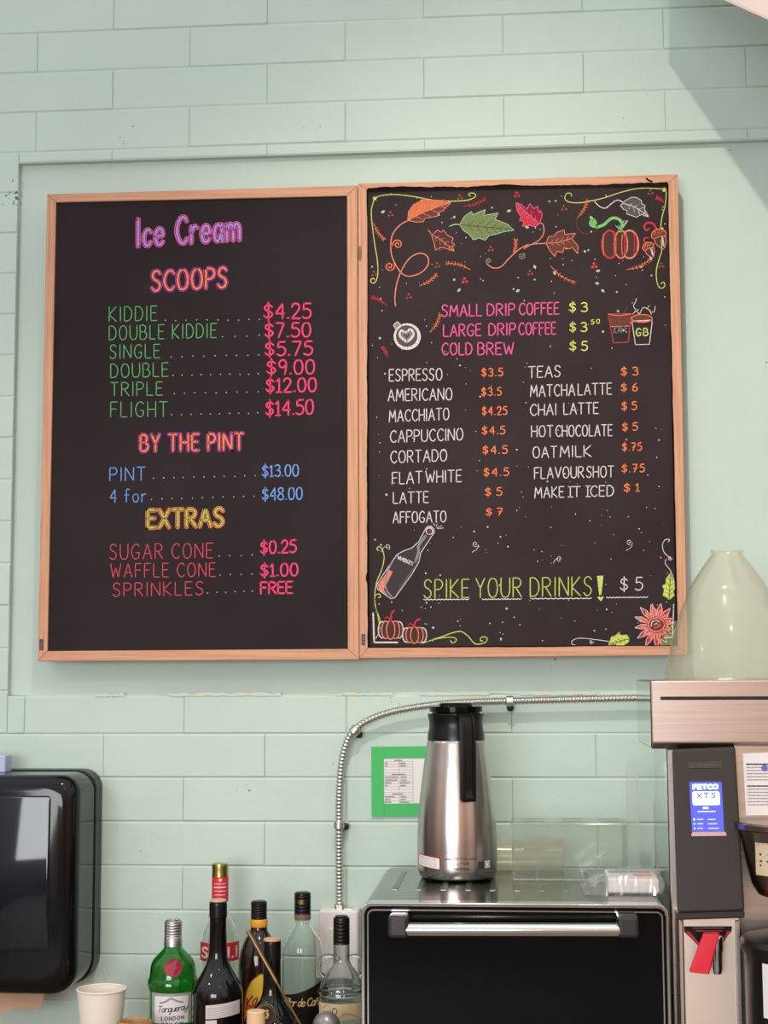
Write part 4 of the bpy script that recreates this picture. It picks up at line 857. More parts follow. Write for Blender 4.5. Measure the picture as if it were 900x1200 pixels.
# cream cylinder modelling a faint reflection, and clear bin at the back of the oven
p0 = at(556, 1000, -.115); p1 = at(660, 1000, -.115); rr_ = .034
b = MB(); b.tube([(p0.x, -.115, ZO+rr_), (p1.x, -.115, ZO+rr_)], rr_, M_reflection, 32); tag(b.build('reflection_cylinder'), 'pale cream translucent cylinder standing in for a faint reflection behind the carafe', 'reflection stand-in')  # no solid object here: the cylinder is added to give a faint reflection
bl = atz(600, 1033, ZO); br_ = atz(736, 1033, ZO); yb0 = (bl.y+br_.y)/2; BX0, BX1 = bl.x, br_.x; zt0 = at(668, 965.5, yb0).z
bn = thing('acrylic_bin', ((BX0+BX1)/2, yb0+.05, ZO), 'low clear acrylic bin with slotted lid on the oven right of the carafe', 'bin')
yb1 = -.165; th = .003
b = MB(); b.box((BX0, yb0, ZB), (BX1, yb0+th, zt0), M_acryl); b.box((BX0, yb1, ZB), (BX1, yb1+th, zt0), M_acryl); b.box((BX0, yb0+th, ZB), (BX0+th, yb1, zt0), M_acryl); b.box((BX1-th, yb0+th, ZB), (BX1, yb1, zt0), M_acryl); b.build('bin_wall', bn)
b = MB(); b.box((BX0-.002, yb0-.003, zt0-.002), (BX1+.002, yb1+.005, zt0+.002), M_acryl); ld = b.build('lid', bn)
b = MB(); b.tube([(BX0, yb0-.003, zt0), (BX1, yb0-.003, zt0)], .0022, M_acryle, 8); b.build('lid_rim', ld)
b = MB(); b.tube([(BX0, yb0, ZB+.002), (BX1, yb0, ZB+.002)], .0018, M_acryle, 8); b.build('base_rim', bn)
m_slot = mat('slot_grey', (128, 136, 124), .5)
for x0, x1 in ((612, 637), (657, 682), (702, 727)):
    a, c = at(x0, 958, (yb0+yb1)/2), at(x1, 958, (yb0+yb1)/2)
    for dy in (-.025, .03):
        b = MB(); b.box((a.x, (yb0+yb1)/2+dy-.003, zt0+.002), (c.x, (yb0+yb1)/2+dy+.003, zt0+.0028), m_slot); b.build('vent_slot', ld)
a, c = at(735.5, 1020, yb1), at(748, 893, yb1); b = MB(); b.box((a.x, yb1-.004, ZB), (c.x, yb1+.0, c.z), M_acryle); b.build('tall_guide', bn, label='tall clear upright strip at the right end')

# packet of tags in film
bx = [atz(712, 1046, ZO+.002), atz(786, 1045, ZO+.002)]; yb_ = (bx[0].y+bx[1].y)/2
Y0 = yb_-.02; xa = at(713, 1050, Y0).x; xb = at(771, 1050, Y0).x; zt_ = ZO+.036
pk = thing('wrapped_carton', ((xa+xb)/2, Y0+.05, ZO), 'small white carton with orange stripe wrapped in clear film on the oven corner', 'carton')
b = MB(); b.hexa([(xa, Y0, ZO+.002), (xb+.004, Y0, ZO+.002), (xb, Y0+.10, ZO+.002), (xa+.002, Y0+.10, ZO+.002), (xa, Y0, zt_-.004), (xb+.004, Y0, zt_-.006), (xb-.002, Y0+.11, zt_), (xa-.002, Y0+.11, zt_)], M_white); ct = b.build('carton', pk, .004, 3)
b = MB(); dx = xb-xa
for u0, u1, w0, w1, m in ((.06, .44, .62, .86, m_slot), (.46, .92, .62, .86, m_slot), (.54, .93, .30, .50, mat('orange_stripe', (236, 132, 92), .5))):
    zf = lambda u, v_: (zt_-.004-.002*u)*(1-v_)+zt_*v_+.0008
    b.face(b.add([(xa+dx*u, Y0+.11*v_, zf(u, v_)) for u, v_ in ((u0, w0), (u1, w0), (u1, w1), (u0, w1))]), m)
b.build('top_print', ct)
b = MB(); r4 = random.Random(3); g = []
NX, NY = 26, 14
for i in range(NX+1):
    row = []
    for j in range(NY+1):
        u, v_ = i/NX, j/NY; x = xa-.05+(dx+.055)*u; y = Y0-.028+.165*v_
        inx = max(0, min(1, (x-xa+.045)/.05))*max(0, min(1, (xb+.006-x)/.006)); iny = max(0, min(1, (y-Y0+.028)/.028))*max(0, min(1, (Y0+.137-y)/.03))
        z = ZO+.003+(zt_-ZO+.004)*min(inx, iny)+r4.uniform(-.002, .003)
        row.append(b.add([(x+r4.uniform(-.002, .002), y+.02*(1-u)*(v_-.5), max(z, ZO+.0015))])[0])
    g.append(row)
for i in range(NX):
    for j in range(NY): b.face((g[i][j], g[i+1][j], g[i+1][j+1], g[i][j+1]), M_film)
e0 = [Vector(b.v[g[NX][j]]) for j in range(NY+1)]
b.build('film_wrap', pk, recalc=False)
b = MB(); g = []
for i in range(9):
    row = []
    for j in range(7):
        p = e0[1+j]; k = i/8; row.append(b.add([(p.x+.003*k+r4.uniform(-.002, .002)-.004*j*k*.3, p.y-.03*k, ZO+.004+.055*math.sin(k*2.4)*(.5+.5*j/6)-(0.01 if k > .9 else 0)+r4.uniform(-.002, .002))])[0])
    g.append(row)
for i in range(8):
    for j in range(6): b.face((g[i][j], g[i+1][j], g[i+1][j+1], g[i][j+1]), M_film)
b.build('film_tail', pk, recalc=False)

# ================================================================== COFFEE BREWER (right)
YH = -.56
bw = thing('coffee_brewer', (.55, -.3, ZC), 'stainless commercial coffee brewer with blue touchscreen and red hot water tap', 'coffee machine')
hl = at(762.5, 797.5, YH); XB = hl.x; XBR = XB+.56; zt_ = hl.z; zb_ = at(765, 871, YH).z
b = MB(); pr_ = [(YH, zt_), (YH, zb_), (YH+.022, zb_-.012), (-.22, zb_-.012), (-.22, zt_)]
b.prism([(XB, y, z) for y, z in pr_], (XBR-XB, 0, 0), M_steelh); b.build('head_housing', bw, .003)
b = MB(); b.face(b.add([(XB-.0012, y, z) for y, z in ((YH+.004, zt_-.003), (YH+.004, zb_), (YH+.02, zb_-.008), (-.225, zb_-.008), (-.225, zt_-.003))]), M_mirror); b.build('side_panel', bw, recalc=False)
zs = at(800, 818.3, YH).z; b = MB(); b.box((at(774, 818, YH).x, YH-.0008, zs-.0034), (XBR-.01, YH+.002, zs+.0034), mat('slot_black', (16, 13, 12), .6)); b.build('lid_gap', bw)
# column behind the panel, mirror side
xc = at(786, 950, -.545).x
b = MB(); b.box((xc, -.50, ZC), (XBR, -.22, zb_-.013), M_steelh); b.build('back_column', bw, .003)
b = MB(); b.face(b.add([(xc-.001, y, z) for y, z in ((-.497, ZC+.004), (-.497, zb_-.014), (-.223, zb_-.014), (-.223, ZC+.004))]), M_mirror); b.build('side_panel', bw, recalc=False)
YP0, YP1 = -.575, -.625                       # control panel leans: lower edge nearer
fq = [at(787, 878.5, YP0), at(862, 875.5, YP0), at(873, 1067.5, YP1), at(793.5, 1070, YP1)]
bk = [Vector((p.x+dx_k, -.49, p.z)) for p, dx_k in zip(fq, (.03, 0, 0, .03))]
b = MB(); b.hexa([fq[3], fq[2], bk[2], bk[3], fq[0], fq[1], bk[1], bk[0]], M_grey); cp = b.build('control_panel', bw, .005, 3, label='charcoal control panel with touchscreen')
lo = [Vector((p.x, p.y+.004, p.z)) for p in (fq[3], fq[2])]
b = MB(); b.hexa([lo[0]-Vector((0, 0, .014)), lo[1]-Vector((0, 0, .014)), (lo[1].x, -.49, lo[1].z-.014), (lo[0].x+.03, -.49, lo[0].z-.014), lo[0], lo[1], (lo[1].x, -.49, lo[1].z), (lo[0].x+.03, -.49, lo[0].z)], M_grey); b.build('panel_lip', bw, .003)
nrm = (fq[1]-fq[0]).cross(fq[3]-fq[0]).normalized()
if nrm.y > 0: nrm = -nrm
def pmap(x, y, off):
    d = ray(x, y); t_ = (fq[0]-CAM).dot(nrm)/d.dot(nrm); return CAM+d*t_+nrm*(off+.0012)
def rr2(x0, y0, x1, y1, x2, y2, x3, y3, r=.12):
    P = [Vector(q) for q in ((x0, y0), (x1, y1), (x2, y2), (x3, y3))]; out = []
    for i in range(4):
        a, c, d = P[i-1], P[i], P[(i+1) % 4]; ra_ = r*min((a-c).length, (d-c).length)
        p = c+(a-c).normalized()*ra_; q = c+(d-c).normalized()*ra_
        for k in range(5): t_ = k/4; m_ = p*(1-t_)**2+c*2*t_*(1-t_)+q*t_*t_; out.append((m_.x, m_.y))
    return out
ik = Ink(pmap); ik.poly(rr2(805.5, 912.5, 847.5, 912.5, 852, 979.5, 809, 980), mat('bezel_brown', (48, 38, 36), .5)); bz = ik.build('bezel', cp)
ik = Ink(pmap); ik.poly(rr2(811, 975, 850, 974.5, 852, 979.5, 809.5, 980, .4), mat('bezel_lip', (205, 160, 150), .35), 2); ik.build('bezel_lip', bz)
M_scr = mat('screen_blue', (72, 78, 235), .3, emit=.85); M_scrw = mat('screen_white', (225, 245, 255), .3, emit=.95); M_scrb = mat('screen_dark_blue', (40, 44, 150), .3, emit=.8); M_scrl = mat('screen_pale_blue', (170, 180, 250), .3, emit=.9)
ik = Ink(pmap); ik.poly(rr2(807.8, 916.6, 845.4, 916.3, 848.3, 974.8, 811, 975.2, .05), M_scr, 3)
ik.poly([(810.5, 919.3), (842, 919), (842.5, 925.4), (811, 925.6)], mat('screen_band_blue', (104, 124, 246), .3, emit=.9), 4); ik.text('FETCO', 812.3, 924.8, 841, 924.4, 5, 1.6, M_scrw, 5, gap=.16)
ik.poly(rr2(811, 927.6, 842.8, 927.3, 843.8, 943.4, 811.8, 943.8, .15), M_scrw, 4); ik.text('XTS', 816.7, 935.2, 838, 934.8, 5.6, 1.25, M_scrb, 5, gap=.35)
ik.poly([(823.5, 945.8), (830, 945.7), (830.1, 948), (823.6, 948.2)], M_scrw, 4); ik.line([(817.5, 951.3), (838, 951)], 1.5, M_scrl, 4)
for k in range(3):
    y = 960.3+5.2*k; ik.disc(813.4+.3*k, y, 1.2, M_scrw if k == 0 else M_scrl, 4); ik.line([(817+.3*k, y), (823.5, y)], 1.2, M_scrl, 4); ik.line([(829.5+.3*k, y), (838+k*2, y)], 1.2, M_scrl, 4)
ik.build('touchscreen', cp, 'lit blue touchscreen reading FETCO XTS')
ik = Ink(pmap); ik.poly([(806, 893), (845.5, 892), (845.8, 899.6), (806.4, 900.4)], mat('badge_brown', (66, 56, 52), .45)); ik.text('FETCO', 808.5, 899.2, 843.5, 898.6, 5.4, 1.1, mat('badge_letter', (54, 45, 42), .45), 2, gap=.2); ik.build('badge', cp, 'dark embossed badge reading FETCO')
# lower column with tap
YL = -.565
q = [at(794.5, 1076, YL), at(867.5, 1076, YL)]; x0, x1 = q[0].x, q[1].x
b = MB(); b.box((x0, YL, ZC), (x1, -.49, q[0].z+.01), mat('satin_steel', (228, 208, 194), .45, metal=1.)); b.build('tap_column', bw, .004, 3)
for xa_, xb_ in ((x0, x0+.010), (x1-.012, x1)): b = MB(); b.box((xa_, YL-.006, ZC), (xb_, YL+.004, q[0].z-.002), M_steelh); b.build('column_flange', bw, .003)
PT = planemap(YL-.0008)
ik = Ink(PT); ik.poly([(801.5, 1085.5), (858, 1085.5), (857, 1092), (843, 1108), (818, 1108), (802, 1092)], M_blackp); ik.poly([(803.5, 1091.5), (808, 1091.5), (820, 1106), (815.5, 1106)], M_redink, 2); ik.poly([(857, 1091), (852.5, 1091), (845, 1104), (848, 1104)], M_redink, 2); ik.line([(816, 1091), (846, 1091)], 1.6, M_redink, 2); ik.line([(812, 1087.5), (848, 1087.5)], .7, M_ink, 2)
ik.build('tap_decal', bw, 'black and red warning decal behind the tap')
b = MB(); c = at(840, 1112, YL-.03); z2 = at(840, 1141, YL-.03).z
b.tube([(c.x, YL+.004, c.z+.012), (c.x, YL-.03, c.z+.012)], .011, M_chrome, 16); b.lathe([(0, c.z+.026), (.0105, c.z+.026), (.0125, c.z+.02), (.0125, c.z-.002), (.0105, c.z-.006), (.0098, z2+.008), (.0078, z2), (0, z2)], (c.x, YL-.03), M_chrome, 20); tp = b.build('tap_spout', bw, label='chrome tap spout')
yl0, yl1 = YL-.045, YL-.075
L0 = [at(824, 1094.5, yl0), at(843.5, 1094, yl0), at(831, 1142.5, yl1), at(807.3, 1139.5, yl1)]
b = MB(); bk_ = [p+Vector((.002, .016, .001)) for p in L0]; b.hexa([L0[3], L0[2], bk_[2], bk_[3], L0[0], L0[1], bk_[1], bk_[0]], M_red); k0 = at(842, 1098, yl0); b.box((k0.x-.012, yl0+.004, k0.z-.014), (k0.x+.003, YL-.02, k0.z+.006), M_red); b.build('tap_lever', bw, .003, 3, label='bright red flared tap lever')
# steel face at right with notice, basket
b = MB(); p0, p1 = at(862.5, 962, -.55), at(862.5, 876, -.55); b.box((p0.x, -.55, p0.z), (XBR, -.49, p1.z+.004), M_steelh); b.build('front_plate', bw, .002)
pn = MB(); cs_ = [at(x, y, -.5512) for x, y in ((870.5, 883), (921, 881), (922, 955), (874, 955.5))]; pn.prism(cs_, (0, -.0004, 0), M_paper)
nn_ = thing('instruction_sheet', at(895, 955, -.551), 'white printed instruction sheet taped to the brewer front beside the touchscreen', 'sheet'); pq = pn.build('paper', nn_)
ik = Ink(planemap(-.5520)); rr5 = random.Random(9)
for k in range(14):
    if k == 6: continue
    y = 895.5+k*3.65; x = 875+k*.16; end = x+rr5.uniform(26, 40)
    while x < end: l = rr5.uniform(2, 6); ik.line([(x, y), (x+l, y)], 1.5 if k in (0, 7) else 1.0, M_dink if k in (0, 7) else M_ink); x += l+1.3
ik.disc(896, 900, 4, mat('blue_mark', (96, 100, 190), .5), 3); ik.build('printed_lines', pq)
bx_, yk = at(930, 1000, -.60).x, -.60
rows = [(1052, 0), (1052, 30), (1048, 42), (1036, 49), (1010, 55), (985, 59), (972, 62), (970, 68), (964, 68), (962, 66), (962, 0)]
b = MB(); P_ = prof(930, rows, yk); b.lathe(P_, (bx_, yk), mat('dark_steel', (150, 134, 122), .28, metal=1.), 56); bs = b.build('brew_basket', bw, label='dark steel brew basket')
mpb = cylmap(930, (bx_, yk), yk, lambda y: (59-(y-985)*.08)*pxs(yk, bx_))
ik = Ink(mpb); patch(ik, 886.5, 925, 987, 1029, mat('cream_label', (214, 190, 160), .6), 1, 12)
for y, l in ((1004, 10), (1012, 9), (1017, 12)): ik.line([(892, y), (892+l, y-.3)], 2.2, M_dink, 2)
ik.build('basket_label', bs, 'cream label with dark print')
dx_ = at(945, 1150, -.47).x
b = MB(); P_ = prof(945, [(1096, 0), (1096, 60), (1099, 72), (1105, 76), (1112, 74), (1118, 70), (1200, 70)], -.66); P_.append((P_[-1][0], ZC)); P_.append((0, ZC))
sv = thing('coffee_server', (at(945, 1150, -.66).x, -.66, ZC), 'black coffee server standing under the brew basket at the right edge', 'server')
b.lathe(P_, (at(945, 1150, -.66).x, -.66), mat('server_black', (26, 24, 24), .3), 48); b.build('server_body', sv)
mps = cylmap(945, (at(945, 1150, -.66).x, -.66), -.66, lambda y: 70*pxs(-.66, .5)); ik = Ink(mps); patch(ik, 896, 940, 1135, 1200, M_paper, 1, 12); ik.build('server_label', sv, 'white label')

# clear hopper dome on the brewer head
yd = -.39; dc = at(856, 797, yd)
hp_ = prof(856, [(797, 75.5), (785, 74), (760, 69), (738, 63.5), (717, 56), (700, 49), (688, 44), (668, 31), (652, 19), (649.5, 17.6), (648, 19.2), (646, 19)], yd); z0h = hp_[0][1]
hp_ = [(r, z+(zt_-0)*0) for r, z in hp_]
ztop_head = hl.z
hp_ = [(r, ztop_head+.001+(z-z0h)) for r, z in hp_]
hd_ = thing('hopper_dome', (dc.x, yd, ztop_head), 'clear plastic cone dome standing on top of the steel coffee brewer', 'dome')
sm = cs(hp_[:9], 5)+hp_[9:]
b = MB(); b.lathe(sm+[(r-.0025, z) for r, z in sm[::-1]], (dc.x, yd), M_hopper, 64); b.build('cone', hd_)
b = MB(); rr_ = sm[0][0]; b.lathe([(rr_-.001, ztop_head), (rr_+.002, ztop_head), (rr_+.002, ztop_head+.004), (rr_-.001, ztop_head+.004), (rr_-.001, ztop_head)], (dc.x, yd), M_hopper, 64); b.build('base_rim', hd_)

# ================================================================== BOTTLES AND SMALL THINGS ON THE COUNTER
def bottle(name, cpx, Y, rows, m, label, capname='cap', seg=48, shell_t=0, smooth_n=4, cat='bottle'):
    P_ = prof(cpx, rows, Y); c = at(cpx, rows[-1][0], Y); P_ = sorted(P_, key=lambda q: -q[1])
    r_last = P_[-1][0]; pr = cs(P_, smooth_n)
    root = thing(name, (c.x, Y, ZC), label, cat)
    outer = pr+[(r_last, ZC+.006), (r_last-.006, ZC), (0, ZC)]
    b = MB()
    if shell_t:
        inner = [(max(.002, r-shell_t), z) for r, z in pr]+[(r_last-shell_t, ZC+.012), (r_last-.012, ZC+.006), (0, ZC+.006)]
        b.lathe(inner[::-1]+[(pr[0][0]-shell_t*.5, pr[0][1]+.001)]+outer, (c.x, Y), m, seg)
    else: b.lathe([(0, pr[0][1])]+outer, (c.x, Y), m, seg)
    b.build('glass_body', root, sharp=60)
    return root, c, pr
def ring(root, name, cpx, Y, rows, m, c, label=None, grooves=0):
    P_ = prof(cpx, rows, Y); b = MB(); b.lathe([(0, P_[0][1])]+P_+[(0, P_[-1][1])], (c.x, Y), m, 36); return b.build(name, root, label=label, sharp=30)
def capring(y0, y1, h, n=7):
    out = [(y0+.8, h-1.2), (y0+1.6, h-.2)]
    for k in range(n): t_ = (k+.5)/n; y = y0+2+(y1-y0-2)*t_; out += [(y-.9, h), (y, h-.45), (y+.9, h)] if n < 9 else [(y, h)]
    return [(y0, h-2.4)]+out+[(y1, h)]

# green gin
Yg = -.27
root, c, pr = bottle('gin_bottle', 202, Yg, [(1104, 10.5), (1110, 10.8), (1116, 16), (1124, 23), (1132, 26), (1143, 27.2), (1147, 28.6), (1152, 29.3), (1157, 28.6), (1161, 27), (1180, 27.5), (1200, 27.5)], M_gglass, 'green gin bottle with silver cap and red seal, leftmost of the bottles', shell_t=.0035)
ring(root, 'cap', 202, Yg, [(1077.3, 8)]+capring(1078, 1096, 10.3, 5)+[(1096.5, 9.6), (1097.5, 10.2), (1108, 10.8)], M_silver, c, 'silver ribbed screw cap')
b = MB(); p = at(203, 1075, Yg); b.tube([(p.x, Yg, p.z-.004), (p.x+.001, Yg, p.z+.002)], .0015, M_silver, 6); b.build('cap_tab', root)
sg = pxs(Yg, c.x); mp = cylmap(202, (c.x, Yg), Yg, lambda y: 27.4*sg, .0012)
ik = Ink(mp); ik.disc(202.3, 1134.5, 10.8, mat('seal_red', (152, 34, 58), .45), 2, 28); ik.line([(202.3+9.4*math.cos(k*.3), 1134.5+9.4*math.sin(k*.3)) for k in range(22)], .6, mat('seal_red_light', (186, 60, 84), .45), 3); ik.text('Tan', 197.5, 1137.5, 207.5, 1136.5, 5, .7, MATS['seal_red_light'], 3, slant=.25, gap=.06); ik.build('wax_seal', root, 'round crimson seal')
ik = Ink(mp); patch(ik, 178.2, 223.5, 1164.5, 1200, mat('label_grey', (150, 152, 148), .6), 1, 14, .4); patch(ik, 181.5, 220, 1168, 1200, mat('label_white', (222, 214, 218), .6), 2, 12)
ik.curve([(188, 1176), (194, 1174), (200, 1170.5), (207, 1173.5), (214, 1175.5)], 2.2, M_ink, 3); ik.text('Tanqueray', 184.5, 1187, 219, 1184.5, 7.2, .85, M_dink, 3, gap=.04, slant=.22)
ik.text('LONDON', 189.3, 1196.2, 215.2, 1195.2, 4.2, .9, M_dink, 3, gap=.34); ik.text('DRY GIN', 190, 1204, 214.5, 1203, 4.8, .9, M_dink, 3, gap=.3); ik.build('front_label', root, 'white and grey paper label')
r7 = random.Random(4); 
# dark liqueur
Yd = -.37
root, c, pr = bottle('liqueur_bottle', 254.8, Yd, [(1056, 9.7), (1070, 10), (1084, 9.8), (1105, 10.2), (1120, 11), (1130, 14), (1140, 19), (1150, 25), (1158, 28.3), (1166, 29.4), (1180, 29.6), (1200, 29.6)], M_black_glass, 'tall black liqueur bottle with slim neck and tan cap top, beside the green bottle')
ring(root, 'cap', 254.8, Yd, [(1055.6, 8)]+capring(1056, 1074, 10.4, 9)+[(1075, 9.8)], M_blackp, c)
ring(root, 'cap_top', 254.8, Yd, [(1053.6, 8), (1054.2, 9.4), (1056.2, 9.6)], mat('tan_cap', (206, 160, 138), .5), c, 'tan disc on the black cap')
sd = pxs(Yd, c.x); mp = cylmap(254.8, (c.x, Yd), Yd, lambda y: 29.4*sd, .001)
ik = Ink(mp); patch(ik, 241, 280.6, 1178.8, 1195, mat('label_pinkwhite', (206, 192, 194), .6), 1, 14, -4.2)
for k in range(6): ik.line([(242+i*3.1, 1182.6+k*2.1-i*.33) for i in range(12)], .45, M_ink, 2)
ik.build('back_label', root, 'pale text label'); 
ik = Ink(mp); patch(ik, 241, 254, 1196.5, 1206, MATS['label_pinkwhite'], 1, 8, -1); ik.build('small_label', root)
# clear vodka with red label
Yv = -.13
root, c, pr = bottle('vodka_bottle', 257, Yv, [(1050, 9.4), (1062, 9.8), (1075, 13), (1088, 20), (1100, 22.4), (1120, 22.8), (1200, 22.8)], M_glass, 'clear vodka bottle with red neck sleeve and red label, behind the tall black bottle', shell_t=.003)
ring(root, 'cap', 259, Yv, [(1011.5, 8.6), (1012.2, 9.8), (1015, 10), (1018, 9.7), (1025, 9.9), (1027, 9.9)], M_goldcap, c, 'gold foil cap'); ring(root, 'neck_sleeve', 258.5, Yv, [(1027, 9.7), (1050, 9.7), (1056, 9.6)], mat('sleeve_red', (206, 44, 62), .45), c, 'red printed neck sleeve')
sv_ = pxs(Yv, c.x); mp = cylmap(258.3, (c.x, Yv), Yv, lambda y: 9.7*sv_, .0006); ik = Ink(mp); M_cr = mat('cream_ink', (232, 196, 190), .6)
ik.disc(258.5, 1031.5, 2, M_cr, 1, 8)
for y in (1036, 1040, 1044.5, 1049): ik.line([(251.5+i, y+.3*math.sin(i*1.9)) for i in range(14)], .8 if y != 1040 else 1.6, M_cr, 1)
ik.build('sleeve_print', root)
mp = cylmap(257, (c.x, Yv), Yv, lambda y: 22.8*sv_, .0008); ik = Ink(mp); patch(ik, 234.3, 279.5, 1105.6, 1127.5, mat('label_red', (196, 36, 44), .5), 1, 16); ik.text('STOLI', 236.6, 1123, 277, 1122.6, 11.5, 2.3, K_white, 2, gap=.3); ik.build('front_label', root, 'red label with white lettering')
# coffee liqueur
Yk_ = -.22
root, c, pr = bottle('coffee_liqueur_bottle', 303, Yk_, [(1075, 9.6), (1086, 9.6), (1092, 11), (1100, 16), (1110, 20), (1120, 22.4), (1135, 23.6), (1160, 23), (1200, 22.4)], M_bglass, 'brown coffee liqueur bottle with black cap, orange neck band and yellow label')
ring(root, 'cap', 305.2, Yk_, capring(1055.3, 1074.5, 9.5, 6)+[(1076.5, 9.6)], M_blackp, c); ring(root, 'neck_band', 304.5, Yk_, [(1076.5, 9.9), (1077, 10.1), (1085.2, 10.1), (1085.8, 9.8)], mat('band_orange', (232, 156, 52), .5), c, 'orange neck band')
sk = pxs(Yk_, c.x); mp = cylmap(303, (c.x, Yk_), Yk_, lambda y: 23.4*sk, .0008); ik = Ink(mp)
arch = [(287, 1200), (286.5, 1178), (288.5, 1163), (293, 1152), (300, 1145), (306, 1141), (312, 1145), (318, 1155), (320, 1170), (320, 1200)]
M_ly = mat('label_yellow', (226, 176, 50), .5); M_lo = mat('label_orange', (214, 130, 40), .5)
def itp(tab, x):
    for (a, b), (c, d) in zip(tab, tab[1:]):
        if a <= x <= c: return b+(d-b)*(x-a)/(c-a+1e-9)
    return tab[-1][1]
tt = [(286.5, 1178), (288.5, 1163), (293, 1152), (300, 1145), (306, 1141), (312, 1145), (318, 1155), (320, 1170)]; t2_ = [(286.5, 1184), (296, 1176), (303, 1188), (320, 1182)]
for k in range(16):
    xa_, xb_ = 286.5+33.5*k/16, 286.5+33.5*(k+1)/16
    ik.poly([(xa_, itp(tt, xa_)), (xb_, itp(tt, xb_)), (xb_, 1206), (xa_, 1206)], M_ly, 1); ik.poly([(xa_, itp(t2_, xa_)), (xb_, itp(t2_, xb_)), (xb_, 1206), (xa_, 1206)], M_lo, 2)
ik.line(arch, 1.4, mat('label_maroon', (120, 40, 28), .5), 2)
ik.text('Ka', 288.5, 1183.5, 301, 1177, 13, 1.9, mat('letter_red', (168, 40, 30), .5), 4, gap=.08, slant=.1); ik.build('front_label', root, 'yellow and orange arched label')
# squat black bottle with gold ring
Yn = -.43
root, c, pr = bottle('squat_liqueur_bottle', 318.5, Yn, [(1102, 10), (1125, 10.2), (1145, 10.4), (1160, 11), (1170, 13.5), (1178, 19), (1186, 26), (1194, 31), (1200, 32.5), (1212, 33.5), (1240, 33.5)], M_black_glass, 'squat black bottle with round gold emblem, in front of the coffee liqueur')
ring(root, 'cap', 318.7, Yn, [(1100.6, 9)]+capring(1101.2, 1124, 10.5, 9), M_blackp, c); ring(root, 'cap_top', 318.7, Yn, [(1099, 8), (1099.6, 9.8), (1102, 10.2)], mat('copper_cap', (206, 152, 112), .45), c, 'tan disc on the black cap')
emb = at(311, 1189, Yn-.062); b = MB(); vv = (CAM-emb).normalized(); r_ = vv.cross(Vector((0, 0, 1))).normalized(); uu_ = r_.cross(vv)
em = 11.6*pxs(Yn)
for ra_, wd in ((1, .0011), (.84, .0008)): b.tube([emb+(r_*math.cos(k*math.pi/16)+uu_*math.sin(k*math.pi/16))*em*ra_ for k in range(33)], wd, M_gold, 6, False)
for k in range(9):
    a = k*.7; q_ = emb+(r_*math.cos(a)+uu_*math.sin(a))*em*(.2+.06*(k % 4)); b.ball(q_, .003, mat('emblem_gold', (226, 190, 120), .4), 8, 5)
b.build('emblem', root, label='round gold emblem')
bs0 = MB(); b = MB(); vv2 = Vector((vv.x, vv.y, vv.z)); disc = [emb-vv*.001+(r_*math.cos(k*math.pi/12)+uu_*math.sin(k*math.pi/12))*em for k in range(24)]; b.prism(disc, -vv*.05, M_black_glass); b.build('emblem_boss', root)
# clear rum with black label
Yr = -.20
root, c, pr = bottle('rum_bottle', 354.5, Yr, [(1077, 9.2), (1083, 9.5), (1090, 13.5), (1100, 20.5), (1108, 23.3), (1120, 24.2), (1160, 24.4), (1200, 24.4)], M_glass, 'clear rum bottle with black cap and curved black label beside the outlet box', shell_t=.003)
ring(root, 'cap', 355, Yr, capring(1045, 1070.5, 9.8, 6), M_blackp, c); ring(root, 'neck_band', 355, Yr, [(1070.5, 9.5), (1071, 9.8), (1076.5, 9.8), (1077, 9.4)], mat('band_brown', (122, 92, 74), .5), c, 'brown neck band')
sr = pxs(Yr, c.x); mp = cylmap(355, (c.x, Yr), Yr, lambda y: 9.8*sr, .0006); ik = Ink(mp); 
for x in (350.5, 353.5, 356.5, 360): ik.text('N' if x < 355 else 'U', x-1.1, 1060, x+1.1, 1060, 5.2, .8, M_gold, 1)
ik.b.v and ik.build('cap_print', root)
mp = cylmap(354.5, (c.x, Yr), Yr, lambda y: 24.4*sr, .0008); ik = Ink(mp); NB = 18; M_lb = mat('label_black', (22, 18, 18), .45)
top = [(331+47*i/NB, 1163.5-2*math.sin(i/NB*3)*0+(4-16*(i/NB)**1.6)) for i in range(NB+1)]
for i in range(NB): ik.poly([top[i], top[i+1], (top[i+1][0], 1206), (top[i][0], 1206)], M_lb, 1)
ik.line([(x, y) for x, y in top], .6, M_gold, 2)
M_sc = mat('script_gold', (226, 196, 140), .5); ik.text(['F', 'l', 'o', 'r', ' ', 'd', 'e', ' ', 'C', 'a', '~n', 'a'], 333, 1180, 377, 1179, 9, 1.2, M_sc, 3, gap=.05, slant=.2, space=.25); ik.line([(336, 1195), (374, 1195)], 1.0, M_gold, 3); ik.build('front_label', root, 'black label with gold script')
# inner fold line of the glass shoulder
# handled smoky bottle
Ys = -.37
root, c, pr = bottle('flask_bottle', 400.3, Ys, [(1105, 9.6), (1116, 9.8), (1126, 10), (1133, 13.5), (1140, 18.5), (1150, 23.5), (1160, 26), (1170, 26.8), (1200, 26.8)], M_skull, 'clear jug-shaped bottle with two glass ring handles beside the oven', shell_t=.003)
ring(root, 'cap', 401, Ys, [(1073, 7.5)]+capring(1074, 1105.8, 9.7, 7), M_blackp, c)
ss = pxs(Ys, c.x); M_hg = M_skull
for sg_ in (-1, 1):
    b = MB(); pts_ = [(sg_*x, y) for x, y in ((10.5, 1121), (15, 1120), (22, 1121.5), (26, 1127), (26.5, 1135), (24, 1141), (20.5, 1144))]
    b.tube([at(400.3+x, y, Ys) for x, y in crom(pts_, 5)], 2.3*ss, M_hg, 10); b.build('ring_handle', root)
mp = cylmap(400.3, (c.x, Ys), Ys, lambda y: 26.8*ss, .0008); ik = Ink(mp); M_cl = mat('label_cream', (206, 178, 138), .6); patch(ik, 374, 426.5, 1177, 1196, M_cl, 1, 16)
